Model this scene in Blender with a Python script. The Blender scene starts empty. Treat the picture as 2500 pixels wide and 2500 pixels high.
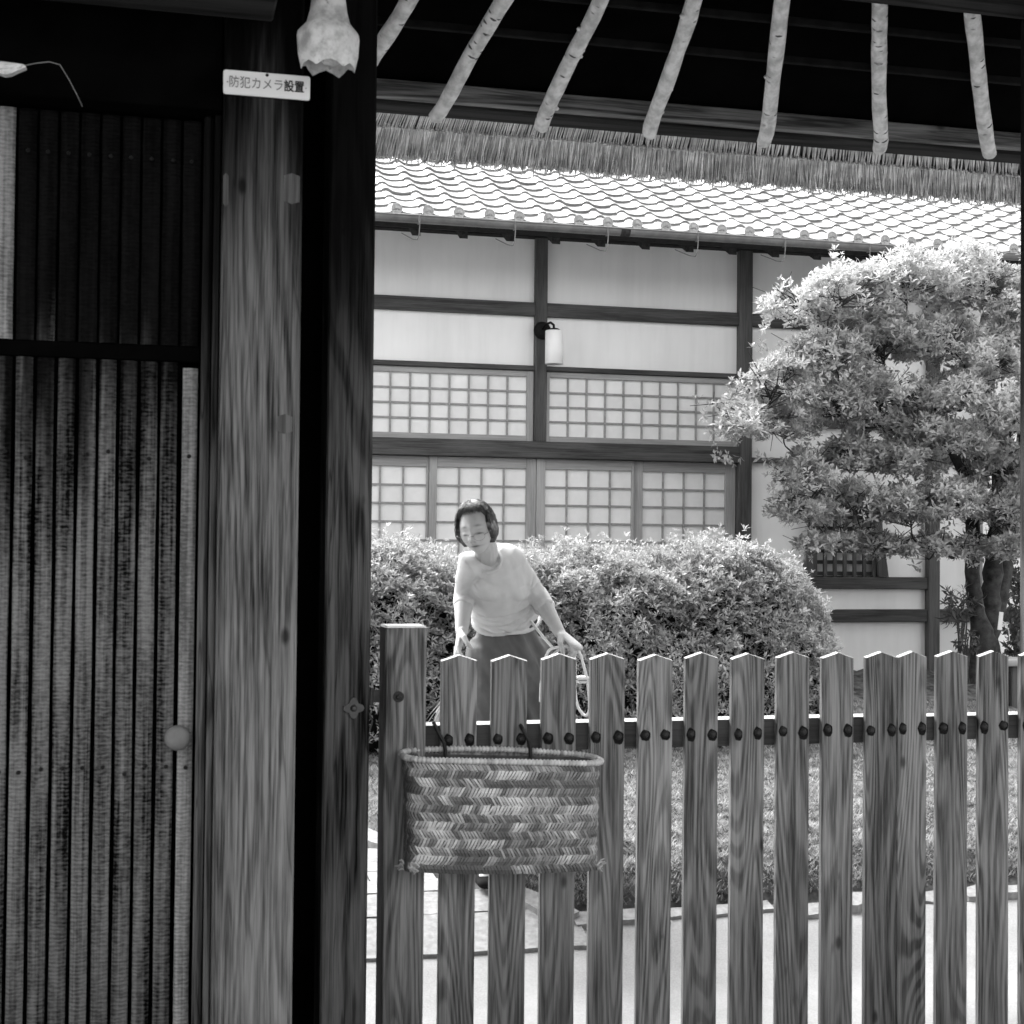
import bpy, math, random
import numpy as np
from mathutils import Vector, Matrix, noise as mnoise

random.seed(7)
RNG = np.random.default_rng(7)
scene = bpy.context.scene
COL = scene.collection
R = math.radians

# ---------------------------------------------------------------- camera
TH, PITCH, ROLL = R(13.5), math.atan(80 / 3500), 0.0095
cam_data = bpy.data.cameras.new('camera')
cam = bpy.data.objects.new('camera', cam_data)
COL.objects.link(cam)
_fw = Vector((math.sin(TH) * math.cos(PITCH), math.cos(TH) * math.cos(PITCH), math.sin(PITCH)))
_rt = Vector((math.cos(TH), -math.sin(TH), 0))
_up = _rt.cross(_fw)
_R = _rt * math.cos(ROLL) + _up * math.sin(ROLL)
_U = _up * math.cos(ROLL) - _rt * math.sin(ROLL)
M = Matrix((_R, _U, -_fw)).transposed().to_4x4()
M.translation = (0, 0, 1.5)
cam.matrix_world = M
cam_data.sensor_width = 36
cam_data.lens = 36 * 3500 / 2500
cam_data.clip_start = 0.05
cam_data.clip_end = 500
cam_data.dof.use_dof = True
cam_data.dof.focus_distance = 9.0
cam_data.dof.aperture_fstop = 10.0
scene.camera = cam

# ---------------------------------------------------------------- sky and sun (soft, hazy, overcast light)
SUN_EL, SUN_AZ = R(50), R(-28)          # behind the house, a little to the left, veiled by cloud
world = bpy.data.worlds.new('World')
scene.world = world
world.use_nodes = True
wn = world.node_tree
wn.nodes.clear()
w_out = wn.nodes.new('ShaderNodeOutputWorld')
w_bg = wn.nodes.new('ShaderNodeBackground')
w_bw = wn.nodes.new('ShaderNodeRGBToBW')
w_sky = wn.nodes.new('ShaderNodeTexSky')
w_sky.sky_type = 'NISHITA'
w_sky.sun_disc = False
w_sky.sun_elevation = SUN_EL
w_sky.sun_rotation = SUN_AZ
w_sky.air_density = 1.6
w_sky.dust_density = 5.0
w_bg.inputs['Strength'].default_value = 0.15
wn.links.new(w_sky.outputs[0], w_bw.inputs[0])
wn.links.new(w_bw.outputs[0], w_bg.inputs['Color'])
wn.links.new(w_bg.outputs[0], w_out.inputs['Surface'])
sun_data = bpy.data.lights.new('sun', 'SUN')
sun_data.energy = 0.75
sun_data.angle = R(40)
sun = bpy.data.objects.new('sun', sun_data)
COL.objects.link(sun)
_sd = Vector((math.sin(SUN_AZ) * math.cos(SUN_EL), math.cos(SUN_AZ) * math.cos(SUN_EL), math.sin(SUN_EL)))
sun.rotation_euler = _sd.to_track_quat('Z', 'Y').to_euler()
sun.location = _sd * 40

vs = scene.view_settings
vs.view_transform = 'Standard'
vs.look = 'None'
vs.exposure = 2.52
vs.gamma = 1.0
vs.use_curve_mapping = False
scene.render.film_transparent = False
scene.cycles.max_bounces = 8
scene.cycles.diffuse_bounces = 4

# ---------------------------------------------------------------- helpers
WLOC = {}
MODEL = None        # (unit in metres, height of the datum): the gatehouse module is drawn in units of 0.86 m
_scaled = set()


def props(o, label=None, cat=None, group=None, kind=None):
    if label: o['label'] = label
    if cat: o['category'] = cat
    if group: o['group'] = group
    if kind: o['kind'] = kind
    return o


def shrink(me):
    if MODEL and me.name not in _scaled:
        me.transform(Matrix.Scale(MODEL[0], 4)); _scaled.add(me.name)
    return me


def link(name, data, loc=(0, 0, 0), parent=None, rot=None, scale=None):
    o = bpy.data.objects.new(name, data)
    COL.objects.link(o)
    loc = Vector(loc)
    if MODEL:
        loc = loc * MODEL[0] + Vector((0, 0, MODEL[1]))
        if data is not None: shrink(data)
    WLOC[o.name] = loc
    if parent is not None:
        o.parent = parent
        o.location = loc - WLOC[parent.name]
    else:
        o.location = loc
    if rot is not None: o.rotation_euler = rot
    if scale is not None: o.scale = scale
    return o


def thing(name, label, cat, loc=(0, 0, 0), group=None):
    return props(link(name, None, loc), label, cat, group)


def set_mat(me, mat, smooth=False):
    if mat is not None: me.materials.append(mat)
    if smooth: me.polygons.foreach_set('use_smooth', [True] * len(me.polygons))


def np_mesh(name, V, F, mat, tone=None, smooth=False):
    """V (n,3), F (m,3) or (m,4) index array, tone (n,)"""
    V = np.asarray(V, dtype=np.float32); F = np.asarray(F, dtype=np.int32)
    me = bpy.data.meshes.new(name)
    k = F.shape[1]
    me.vertices.add(len(V)); me.vertices.foreach_set('co', V.ravel())
    me.loops.add(F.size); me.loops.foreach_set('vertex_index', F.ravel())
    me.polygons.add(len(F))
    me.polygons.foreach_set('loop_start', np.arange(0, F.size, k, dtype=np.int32))
    me.polygons.foreach_set('loop_total', np.full(len(F), k, dtype=np.int32))
    me.update(calc_edges=True)
    if tone is not None:
        a = me.attributes.new('tone', 'FLOAT', 'POINT')
        a.data.foreach_set('value', np.asarray(tone, dtype=np.float32))
    set_mat(me, mat, smooth)
    me.validate()
    return me


class MB:
    def __init__(s):
        s.v, s.f, s.t = [], [], []

    def add(s, vs_, fs_, tone=0.5):
        b = len(s.v)
        s.v += [tuple(p) for p in vs_]
        s.f += [tuple(i + b for i in f) for f in fs_]
        s.t += [tone] * len(vs_)
        return s

    def box(s, x0, x1, y0, y1, z0, z1, b=0.0, tone=0.5):
        if b <= 0:
            vs_ = [(x, y, z) for x in (x0, x1) for y in (y0, y1) for z in (z0, z1)]
            return s.add(vs_, [(0, 1, 3, 2), (4, 6, 7, 5), (0, 4, 5, 1), (2, 3, 7, 6), (0, 2, 6, 4), (1, 5, 7, 3)], tone)
        lo, hi = (x0, y0, z0), (x1, y1, z1)
        vs_, idx = [], {}
        for sx in (0, 1):
            for sy in (0, 1):
                for sz in (0, 1):
                    sg = (sx, sy, sz)
                    for ax in range(3):
                        p = [0, 0, 0]
                        for a in range(3):
                            e = hi[a] if sg[a] else lo[a]
                            inn = 0 if a == ax else b
                            p[a] = e - inn if sg[a] else e + inn
                        idx[(sg, ax)] = len(vs_); vs_.append(tuple(p))
        fs_ = []
        for ax in range(3):
            o1, o2 = (ax + 1) % 3, (ax + 2) % 3
            for sd in (0, 1):
                q = []
                for a, c in ((0, 0), (1, 0), (1, 1), (0, 1)):
                    g = [0, 0, 0]; g[ax] = sd; g[o1] = a; g[o2] = c
                    q.append(idx[(tuple(g), ax)])
                fs_.append(tuple(q if sd else q[::-1]))
        for ax in range(3):
            o1, o2 = (ax + 1) % 3, (ax + 2) % 3
            for a in (0, 1):
                for c in (0, 1):
                    g0 = [0, 0, 0]; g1 = [0, 0, 0]
                    g0[ax], g1[ax] = 0, 1
                    g0[o1] = g1[o1] = a; g0[o2] = g1[o2] = c
                    g0, g1 = tuple(g0), tuple(g1)
                    q = [idx[(g0, o1)], idx[(g1, o1)], idx[(g1, o2)], idx[(g0, o2)]]
                    fs_.append(tuple(q if (a == c) == True else q[::-1]))
        for g in [(a, b_, c) for a in (0, 1) for b_ in (0, 1) for c in (0, 1)]:
            t = [idx[(g, 0)], idx[(g, 1)], idx[(g, 2)]]
            fs_.append(tuple(t if sum(g) % 2 else t[::-1]))
        return s.add(vs_, fs_, tone)

    def tube(s, pts, rad, n=8, cap=True, tone=0.5, closed=False, ref=None, ry=None):
        pts = [Vector(p) for p in pts]
        m = len(pts)
        if not hasattr(rad, '__len__'): rad = [rad] * m
        if ry is None: ry = rad
        elif not hasattr(ry, '__len__'): ry = [ry] * m
        vs_, fs_ = [], []
        u = None
        for i, p in enumerate(pts):
            if closed: d = pts[(i + 1) % m] - pts[i - 1]
            elif i == 0: d = pts[1] - p
            elif i == m - 1: d = p - pts[-2]
            else: d = pts[i + 1] - pts[i - 1]
            d.normalize()
            if ref is not None:
                u = Vector(ref) - d * Vector(ref).dot(d)
            elif u is None:
                a = Vector((0, 0, 1)) if abs(d.z) < 0.9 else Vector((1, 0, 0))
                u = a - d * a.dot(d)
            else:
                u = u - d * u.dot(d)
            u.normalize()
            w = d.cross(u)
            for k in range(n):
                an = 2 * math.pi * k / n
                vs_.append(p + u * (math.cos(an) * rad[i]) + w * (math.sin(an) * ry[i]))
        rings = m if closed else m - 1
        for i in range(rings):
            j = (i + 1) % m
            for k in range(n):
                l = (k + 1) % n
                fs_.append((i * n + k, i * n + l, j * n + l, j * n + k))
        if cap and not closed:
            fs_.append(tuple(range(n))[::-1])
            fs_.append(tuple(range((m - 1) * n, m * n)))
        return s.add(vs_, fs_, tone)

    def prism(s, poly, a, b_, axis='y', tone=0.5):
        """extrude a 2-D polygon between a and b_ along axis; poly in the other two axes"""
        n = len(poly)
        def P(p, d):
            if axis == 'y': return (p[0], d, p[1])
            if axis == 'x': return (d, p[0], p[1])
            return (p[0], p[1], d)
        vs_ = [P(p, a) for p in poly] + [P(p, b_) for p in poly]
        fs_ = [tuple(range(n))[::-1], tuple(range(n, 2 * n))]
        fs_ += [(i, (i + 1) % n, n + (i + 1) % n, n + i) for i in range(n)]
        return s.add(vs_, fs_, tone)

    def lathe(s, prof, c=(0, 0, 0), n=20, axis='z', tone=0.5):
        vs_, fs_ = [], []
        for r, h in prof:
            for k in range(n):
                a = 2 * math.pi * k / n
                x, y = r * math.cos(a), r * math.sin(a)
                p = (x, y, h) if axis == 'z' else (x, h, y)
                vs_.append((p[0] + c[0], p[1] + c[1], p[2] + c[2]))
        for i in range(len(prof) - 1):
            for k in range(n):
                l = (k + 1) % n
                fs_.append((i * n + k, i * n + l, (i + 1) * n + l, (i + 1) * n + k))
        fs_.append(tuple(range(n))[::-1])
        fs_.append(tuple(range((len(prof) - 1) * n, len(prof) * n)))
        return s.add(vs_, fs_, tone)

    def mesh(s, name, mat, origin=(0, 0, 0), smooth=False):
        o = Vector(origin)
        me = bpy.data.meshes.new(name)
        me.from_pydata([tuple(Vector(p) - o) for p in s.v], [], s.f)
        a = me.attributes.new('tone', 'FLOAT', 'POINT')
        a.data.foreach_set('value', s.t)
        import bmesh
        bm = bmesh.new(); bm.from_mesh(me)
        bmesh.ops.recalc_face_normals(bm, faces=bm.faces)
        bm.to_mesh(me); bm.free()
        set_mat(me, mat, smooth)
        return me

    def build(s, name, mat, parent=None, origin=None, smooth=False):
        if origin is None:
            a = np.array(s.v); c = (a.min(0) + a.max(0)) / 2
            origin = (c[0], c[1], a[:, 2].min()) if parent is None else tuple(c)
        return link(name, s.mesh(name, mat, origin, smooth), origin, parent)


def box(name, mat, parent, x0, x1, y0, y1, z0, z1, b=0.004):
    return MB().box(x0, x1, y0, y1, z0, z1, b).build(name, mat, parent)


# ---------------------------------------------------------------- materials (the picture is black and white: all greys)
def g(v, a=1.0): return (v, v, v, a)


class NT:
    def __init__(s, name):
        s.m = bpy.data.materials.new(name)
        s.m.use_nodes = True
        s.t = s.m.node_tree
        s.b = s.t.nodes['Principled BSDF']
        s.out = s.t.nodes['Material Output']

    def n(s, kind, **kw):
        x = s.t.nodes.new('ShaderNode' + kind)
        for k, v in kw.items(): setattr(x, k, v)
        return x

    def l(s, a, b): s.t.links.new(a, b)

    def math(s, op, a, b=None, c=None, clamp=False):
        x = s.n('Math', operation=op, use_clamp=clamp)
        for i, v in enumerate((a, b, c)):
            if v is None: continue
            if isinstance(v, (int, float)): x.inputs[i].default_value = v
            else: s.l(v, x.inputs[i])
        return x.outputs[0]

    def coords(s, scale=(1, 1, 1), rand=True, kind='Object'):
        tc = s.n('TexCoord').outputs[kind]
        if rand:
            oi = s.n('ObjectInfo').outputs['Random']
            cx = s.n('CombineXYZ')
            for i, k in enumerate((31.7, 17.3, 47.9)):
                s.l(s.math('MULTIPLY', oi, k), cx.inputs[i])
            va = s.n('VectorMath', operation='ADD')
            s.l(tc, va.inputs[0]); s.l(cx.outputs[0], va.inputs[1])
            tc = va.outputs[0]
        mp = s.n('VectorMath', operation='MULTIPLY')
        s.l(tc, mp.inputs[0]); mp.inputs[1].default_value = scale
        return mp.outputs[0]

    def noise(s, vec, scale=5, detail=3, rough=0.55, dist=0.0):
        x = s.n('TexNoise')
        s.l(vec, x.inputs['Vector'])
        x.inputs['Scale'].default_value = scale
        x.inputs['Detail'].default_value = detail
        x.inputs['Roughness'].default_value = rough
        x.inputs['Distortion'].default_value = dist
        return x.outputs['Fac']

    def ramp(s, f, a, b, lo=0.0, hi=1.0, smooth=True):
        x = s.n('MapRange')
        x.interpolation_type = 'SMOOTHSTEP' if smooth else 'LINEAR'
        s.l(f, x.inputs['Value'])
        x.inputs['From Min'].default_value = a; x.inputs['From Max'].default_value = b
        x.inputs['To Min'].default_value = lo; x.inputs['To Max'].default_value = hi
        return x.outputs['Result']

    def grey(s, f):
        c = s.n('CombineColor')
        for i in range(3): s.l(f, c.inputs[i])
        s.l(c.outputs[0], s.b.inputs['Base Color'])

    def bump(s, h, strength=0.3, dist=0.002):
        x = s.n('Bump')
        x.inputs['Strength'].default_value = strength
        x.inputs['Distance'].default_value = dist
        s.l(h, x.inputs['Height'])
        s.l(x.outputs[0], s.b.inputs['Normal'])

    def done(s, rough=0.7, spec=0.3):
        s.b.inputs['Roughness'].default_value = rough
        s.b.inputs['Specular IOR Level'].default_value = spec
        return s.m


def wood(name, dark, light, axis='z', rings=9.0, ring_amt=0.55, scale=1.0, rough=0.65, spec=0.25, zfade=None, along=0.09, bump=0.35, vary=0.0, crack=0.0):
    """flat-sawn timber: contour lines of a stretched noise give the figure; weather=(z0,z1,low,high) scales the tone by world height"""
    t = NT(name)
    ax = 'xyz'.index(axis)
    sc = [1.0 * scale] * 3; sc[ax] = along * scale
    v = t.coords(tuple(sc))
    n1 = t.noise(v, 7.0, 1.5, 0.45, 0.25)
    ring = t.math('MULTIPLY_ADD', t.math('SINE', t.math('MULTIPLY', n1, rings * 6.283)), 0.5, 0.5)
    sf = [115.0 * scale] * 3; sf[ax] = 3.0 * scale
    fib = t.noise(t.coords(tuple(sf)), 1.0, 3, 0.6)
    sf2 = [290.0 * scale] * 3; sf2[ax] = 9.0 * scale
    fib2 = t.noise(t.coords(tuple(sf2)), 1.0, 2, 0.6)
    sb = [5.0 * scale] * 3; sb[ax] = 1.3 * scale
    blo = t.noise(t.coords(tuple(sb)), 1.0, 4, 0.6)
    ring = t.ramp(ring, 0.1, 0.85)
    a = t.math('MULTIPLY', ring, ring_amt)
    a = t.math('MULTIPLY_ADD', t.ramp(fib, 0.34, 0.66), 0.45, a)
    a = t.math('MULTIPLY_ADD', t.ramp(fib2, 0.36, 0.64), 0.25, a)
    a = t.math('MULTIPLY_ADD', t.ramp(blo, 0.28, 0.72), 0.4, a)
    a = t.math('DIVIDE', a, 1.10 + ring_amt)
    val = t.ramp(a, 0.14, 0.84, dark, light, False)
    if vary:
        oi = t.n('ObjectInfo').outputs['Random']
        val = t.math('MULTIPLY', val, t.ramp(oi, 0, 1, 1 - vary, 1 + vary, False))
    if crack:
        sc_ = [16.0] * 3; sc_[ax] = 0.7
        nc = t.noise(t.coords(tuple(sc_)), 1.0, 3, 0.55, 0.3)
        ck = t.ramp(t.math('ABSOLUTE', t.math('SUBTRACT', nc, 0.52)), 0.0, 0.016, 1.0 - crack, 1.0)
        kn = t.n('TexVoronoi'); kn.feature = 'F1'
        sk = [7.0] * 3; sk[ax] = 3.5
        t.l(t.coords(tuple(sk)), kn.inputs['Vector']); kn.inputs['Scale'].default_value = 1.0
        kk = t.ramp(kn.outputs['Distance'], 0.03, 0.10, 0.25, 1.0)
        val = t.math('MULTIPLY', t.math('MULTIPLY', val, ck), kk)
    if zfade:
        z0, z1, lo, hi = zfade
        geo = t.n('NewGeometry').outputs['Position']
        sep = t.n('SeparateXYZ'); t.l(geo, sep.inputs[0])
        sw = [9.0] * 3; sw[ax] = 0.6
        wob = t.noise(t.coords(tuple(sw)), 1.0, 4, 0.6)
        zz = t.math('MULTIPLY_ADD', t.math('SUBTRACT', wob, 0.5), 1.5 * abs(z1 - z0), sep.outputs[2])
        val = t.math('MULTIPLY', val, t.ramp(zz, z0, z1, lo, hi))
    t.grey(val)
    t.bump(t.math('ADD', t.math('MULTIPLY', ring, 0.5), fib), bump, 0.0015)
    return t.done(rough, spec)


def plain(name, v, rough=0.7, spec=0.3, var=0.15, scale=6.0, bump=0.0, bscale=60.0, metal=0.0, tone=False, detail=4):
    t = NT(name)
    n = t.noise(t.coords(), scale, detail, 0.6)
    lo, hi = v * (1 - var), v * (1 + var)
    val = t.ramp(n, 0.25, 0.75, lo, hi)
    if tone:
        at = t.n('Attribute', attribute_name='tone').outputs['Fac']
        val = t.math('MULTIPLY', val, t.math('MULTIPLY', at, 2.0))
    t.grey(val)
    if bump: t.bump(t.noise(t.coords(), bscale, 3, 0.6), bump, 0.003)
    t.b.inputs['Metallic'].default_value = metal
    return t.done(rough, spec)


def leafy(name, lo, hi, rough=0.42, spec=0.45, trans=0.25):
    t = NT(name)
    at = t.n('Attribute', attribute_name='tone').outputs['Fac']
    n = t.noise(t.coords(rand=False), 9.0, 2, 0.5)
    f = t.math('MULTIPLY_ADD', t.math('SUBTRACT', n, 0.5), 0.35, at, clamp=True)
    val = t.ramp(f, 0.0, 1.0, lo, hi, False)
    t.grey(val)
    tr = t.n('BsdfTranslucent')
    c = t.n('CombineColor')
    for i in range(3): t.l(val, c.inputs[i])
    t.l(c.outputs[0], tr.inputs['Color'])
    mx = t.n('MixShader'); mx.inputs[0].default_value = trans
    t.l(t.b.outputs[0], mx.inputs[1]); t.l(tr.outputs[0], mx.inputs[2])
    t.l(mx.outputs[0], t.out.inputs['Surface'])
    return t.done(rough, spec)


MAT = {}
MAT['picket'] = wood('picket_wood', 0.022, 0.215, 'z', rings=24, ring_amt=0.42, along=0.11, vary=0.18, crack=0.35, zfade=(0.0, 0.75, 0.55, 1.0))
MAT['picket_top'] = plain('skylit_top_wood', 0.78, 0.4, 0.5, 0.1, 40)  # worn tops, painted brighter still: sky glow put into the colour
MAT['rail_x'] = wood('rail_wood', 0.012, 0.045, 'x', rings=5)
MAT['post'] = wood('post_wood', 0.018, 0.175, 'z', rings=22, ring_amt=0.28, scale=1.0, crack=0.4, zfade=(2.62, 1.75, 0.01, 1.0), along=0.06, spec=0.04)
MAT['inner_post'] = wood('inner_post_wood', 0.004, 0.12, 'z', rings=8, ring_amt=0.5, crack=0.6, zfade=(2.35, 1.5, 0.04, 1.0), along=0.12, spec=0.1, rough=0.8)
MAT['soot'] = plain('soot_black_timber', 0.0012, 0.95, 0.02, 0.5, 8)
MAT['dark_x'] = wood('dark_beam_wood', 0.003, 0.030, 'x', rings=5, along=0.06, spec=0.08, rough=0.8)
MAT['eave_x'] = wood('eave_board_wood', 0.02, 0.20, 'x', rings=12, crack=0.5, along=0.05)
MAT['house_z'] = wood('house_post_wood', 0.035, 0.10, 'z', rings=4, ring_amt=0.3)
MAT['house_x'] = wood('house_beam_wood', 0.022, 0.085, 'x', rings=4, ring_amt=0.3)
MAT['sash_z'] = wood('sash_stile_wood', 0.24, 0.38, 'z', rings=3, ring_amt=0.25)
MAT['sash_x'] = wood('sash_rail_wood', 0.23, 0.36, 'x', rings=3, ring_amt=0.25)
MAT['bar'] = plain('sash_bar_wood', 0.27, 0.6, 0.3, 0.2, 20)
def paper_mat():
    t = NT('shoji_paper')
    oi = t.n('ObjectInfo').outputs['Random']
    n = t.noise(t.coords(), 9, 4, 0.6)
    t.grey(t.math('ADD', t.ramp(oi, 0, 1, 0.70, 0.78, False), t.ramp(n, 0.3, 0.7, -0.025, 0.025)))
    return t.done(0.6, 0.3)


MAT['paper'] = paper_mat()
def plaster_mat():
    t = NT('white_plaster')
    a = t.noise(t.coords((0.8, 0.8, 0.5)), 1.6, 5, 0.6)
    b = t.noise(t.coords((9, 9, 0.7)), 1.0, 4, 0.6)
    v = t.math('ADD', t.ramp(a, 0.3, 0.7, 0.76, 0.83), t.ramp(b, 0.35, 0.75, 0.015, -0.035))
    t.grey(v)
    t.bump(t.noise(t.coords(), 140, 3, 0.6), 0.12, 0.003)
    return t.done(0.9, 0.1)


MAT['plaster'] = plaster_mat()
MAT['iron'] = plain('black_iron', 0.008, 0.7, 0.15, 0.4, 40)
MAT['lamp_white'] = plain('white_lamp_glass', 0.78, 0.35, 0.5, 0.02)
MAT['gutter'] = plain('zinc_gutter', 0.13, 0.35, 0.5, 0.25, 10)
MAT['hanger'] = plain('galvanised_hanger', 0.17, 0.5, 0.5, 0.2, 30)
MAT['soffit'] = plain('dark_eave_timber', 0.016, 0.75, 0.15, 0.4, 15)
MAT['rafter'] = plain('rafter_end_timber', 0.03, 0.75, 0.15, 0.6, 40)
MAT['granite'] = plain('granite', 0.20, 0.8, 0.25, 0.25, 30, 0.5, 90)
MAT['sign_plate'] = plain('white_sign_plate', 0.62, 0.45, 0.4, 0.03)
MAT['sign_grey'] = plain('faded_lettering', 0.13, 0.6, 0.3, 0.1)
MAT['sign_black'] = plain('black_lettering', 0.008, 0.6, 0.3, 0.1)
MAT['hose'] = plain('pale_tubing', 0.72, 0.45, 0.4, 0.04)
MAT['leaf'] = leafy('tree_leaves', 0.17, 0.56, 0.3, 0.6, 0.35)
MAT['azalea'] = leafy('azalea_leaves', 0.13, 0.56, 0.45, 0.4, 0.3)
MAT['fern'] = leafy('shrub_leaves', 0.04, 0.16, 0.45, 0.4, 0.2)
MAT['moss'] = leafy('moss_blades', 0.08, 0.44, 0.6, 0.3, 0.3)
MAT['moss_base'] = plain('moss_base', 0.10, 0.9, 0.1, 0.7, 14, 0.8, 60)
MAT['bark'] = plain('tree_bark', 0.045, 0.85, 0.15, 0.6, 14, 1.0, 60)
MAT['twig'] = plain('twig_bark', 0.07, 0.8, 0.2, 0.4, 20)
MAT['core'] = plain('dark_core', 0.012, 0.9, 0.05, 0.5, 30)  # near black, standing for the shade among the twigs


def tile_mat():
    t = NT('roof_tile')
    oi = t.n('ObjectInfo').outputs['Random']
    n = t.noise(t.coords(), 14, 4, 0.6)
    v = t.math('ADD', t.ramp(n, 0.3, 0.7, -0.04, 0.04), t.ramp(oi, 0, 1, 0.17, 0.24, False))
    t.grey(v)
    return t.done(0.38, 0.5)


MAT['tile'] = tile_mat()


def slat_mat(name, dark, light, zfade):
    """split stalks with fine cross ribs and soot-dark blotches"""
    t = NT(name)
    v = t.coords()
    rib = t.n('TexWave'); rib.wave_type = 'BANDS'; rib.bands_direction = 'Z'
    t.l(v, rib.inputs['Vector'])
    rib.inputs['Scale'].default_value = 34.0
    rib.inputs['Distortion'].default_value = 3.5
    rib.inputs['Detail'].default_value = 2
    rib.inputs['Detail Scale'].default_value = 1.5
    blo = t.noise(t.coords((14, 14, 2.2)), 1.0, 5, 0.65)
    fib = t.noise(t.coords((160, 160, 6)), 1.0, 2, 0.6)
    stk = t.noise(t.coords((70, 70, 1.6)), 1.0, 3, 0.6)
    dots = t.noise(t.coords((60, 60, 130)), 1.0, 3, 0.65)
    a = t.math('MULTIPLY', rib.outputs['Fac'], 0.16)
    a = t.math('MULTIPLY_ADD', t.ramp(dots, 0.35, 0.65), 0.28, a)
    a = t.math('MULTIPLY_ADD', t.ramp(blo, 0.3, 0.7), 0.5, a)
    a = t.math('MULTIPLY_ADD', t.ramp(stk, 0.35, 0.65), 0.45, a)
    val = t.ramp(a, 0.30, 1.10, dark, light, False)
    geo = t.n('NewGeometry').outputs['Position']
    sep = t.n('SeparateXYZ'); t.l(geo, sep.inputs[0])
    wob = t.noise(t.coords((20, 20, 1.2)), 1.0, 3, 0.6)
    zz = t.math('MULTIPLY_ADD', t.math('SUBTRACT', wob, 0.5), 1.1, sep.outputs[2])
    z0, z1, z2, z3, lo = zfade  # tone drops towards the top and towards the foot
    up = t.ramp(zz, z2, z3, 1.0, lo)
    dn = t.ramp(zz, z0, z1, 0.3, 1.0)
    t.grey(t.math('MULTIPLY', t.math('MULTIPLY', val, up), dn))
    t.bump(t.math('ADD', rib.outputs['Fac'], fib), 0.5, 0.003)
    return t.done(0.8, 0.06)


MAT['slat'] = slat_mat('weathered_slat', 0.001, 0.15, (-0.2, 1.1, 1.45, 1.98, 0.03))
MAT['slat_pale'] = slat_mat('pale_slat', 0.07, 0.24, (-2.0, 0.2, 4.0, 5.0, 1.0))


def birch_mat():
    t = NT('birch_bark')
    v = t.coords((1, 1, 1))
    spots = t.n('TexVoronoi'); spots.feature = 'F1'
    t.l(t.coords((15, 15, 48)), spots.inputs['Vector']); spots.inputs['Scale'].default_value = 1.0
    pick = t.noise(t.coords((7, 7, 7)), 1.0, 2)
    sp = t.math('MULTIPLY', t.ramp(spots.outputs['Distance'], 0.27, 0.17), t.ramp(pick, 0.46, 0.54))
    n = t.noise(v, 25, 4, 0.6)
    base = t.ramp(n, 0.3, 0.7, 0.34, 0.62)
    t.grey(t.math('MULTIPLY', base, t.math('SUBTRACT', 1.0, t.math('MULTIPLY', sp, 0.88))))
    t.bump(n, 0.4, 0.004)
    return t.done(0.75, 0.2)


MAT['birch'] = birch_mat()
MAT['reed'] = plain('thatch_reed', 0.42, 0.8, 0.2, 0.3, 12, tone=True)
MAT['thatch'] = plain('thatch_mass', 0.10, 0.9, 0.1, 0.5, 25, 0.6, 120)


def paving_mat(name, v, var):
    t = NT(name)
    n1 = t.noise(t.coords(rand=False), 1.7, 5, 0.65)
    n2 = t.noise(t.coords(rand=False), 160, 2, 0.7)
    a = t.math('ADD', t.ramp(n1, 0.3, 0.7, -var, var), t.ramp(n2, 0.3, 0.7, -var * 0.7, var * 0.7))
    t.grey(t.math('MULTIPLY', t.math('ADD', a, 1.0), v))
    t.bump(n2, 0.35, 0.003)
    return t.done(0.85, 0.2)


MAT['paving'] = paving_mat('pale_paving', 0.215, 0.16)
MAT['earth'] = paving_mat('garden_earth', 0.24, 0.25)
MAT['street'] = paving_mat('street_ground', 0.20, 0.15)
MAT['old_iron'] = plain('old_iron', 0.055, 0.5, 0.5, 0.3, 40)
MAT['nail'] = plain('rusted_nail', 0.018, 0.6, 0.25, 0.3, 60)
MAT['knob'] = plain('wooden_knob', 0.12, 0.6, 0.3, 0.15, 30)
MAT['bamboo'] = plain('bamboo_splint', 0.24, 0.55, 0.35, 0.2, 30, tone=True)
MAT['bamboo_rim'] = plain('bamboo_rim', 0.36, 0.55, 0.35, 0.15, 30, tone=True)
MAT['basket_dark'] = plain('basket_lining', 0.05, 0.7, 0.2, 0.4, 40)
MAT['tie'] = plain('black_tie', 0.008, 0.6, 0.3, 0.2)
MAT['skin'] = plain('skin', 0.40, 0.5, 0.35, 0.05, 30, tone=True)
MAT['knit'] = plain('pale_knit', 0.49, 0.9, 0.1, 0.04, 30, 0.25, 400)
MAT['trouser'] = plain('dark_trousers', 0.095, 0.8, 0.2, 0.15, 12, 0.15, 300)
MAT['shoe'] = plain('black_shoe', 0.012, 0.9, 0.05, 0.2)
MAT['wire'] = plain('glasses_wire', 0.16, 0.35, 0.5, 0.1)


def hair_mat():
    t = NT('hair')
    n = t.noise(t.coords((1, 1, 1), rand=False), 60, 3, 0.6)
    at = t.n('Attribute', attribute_name='tone').outputs['Fac']
    t.grey(t.math('MULTIPLY', t.ramp(n, 0.3, 0.7, 0.03, 0.13), at))
    t.bump(t.noise(t.coords((90, 90, 25), rand=False), 1.0, 3, 0.6), 0.5, 0.004)
    return t.done(0.38, 0.8)


MAT['hair'] = hair_mat()
MAT['plug'] = wood('plug_wood', 0.03, 0.11, 'z', rings=6)
MAT['disc'] = plain('end_tile_face', 0.34, 0.5, 0.4, 0.2, 30)
MAT['stain'] = plain('iron_stain', 0.006, 0.8, 0.1, 0.3, 80)
MAT['batten'] = plain('batten_wood', 0.008, 0.8, 0.05, 0.4, 20)


# ================================================================ SETTING
def ground_h(Y):
    t = min(max((Y - 4.6) / 1.0, 0), 1)
    return -0.04 + 0.19 * (t * t * (3 - 2 * t)) + max(0, min(1, (Y - 5.6) / 5.9)) * 0.15


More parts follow.
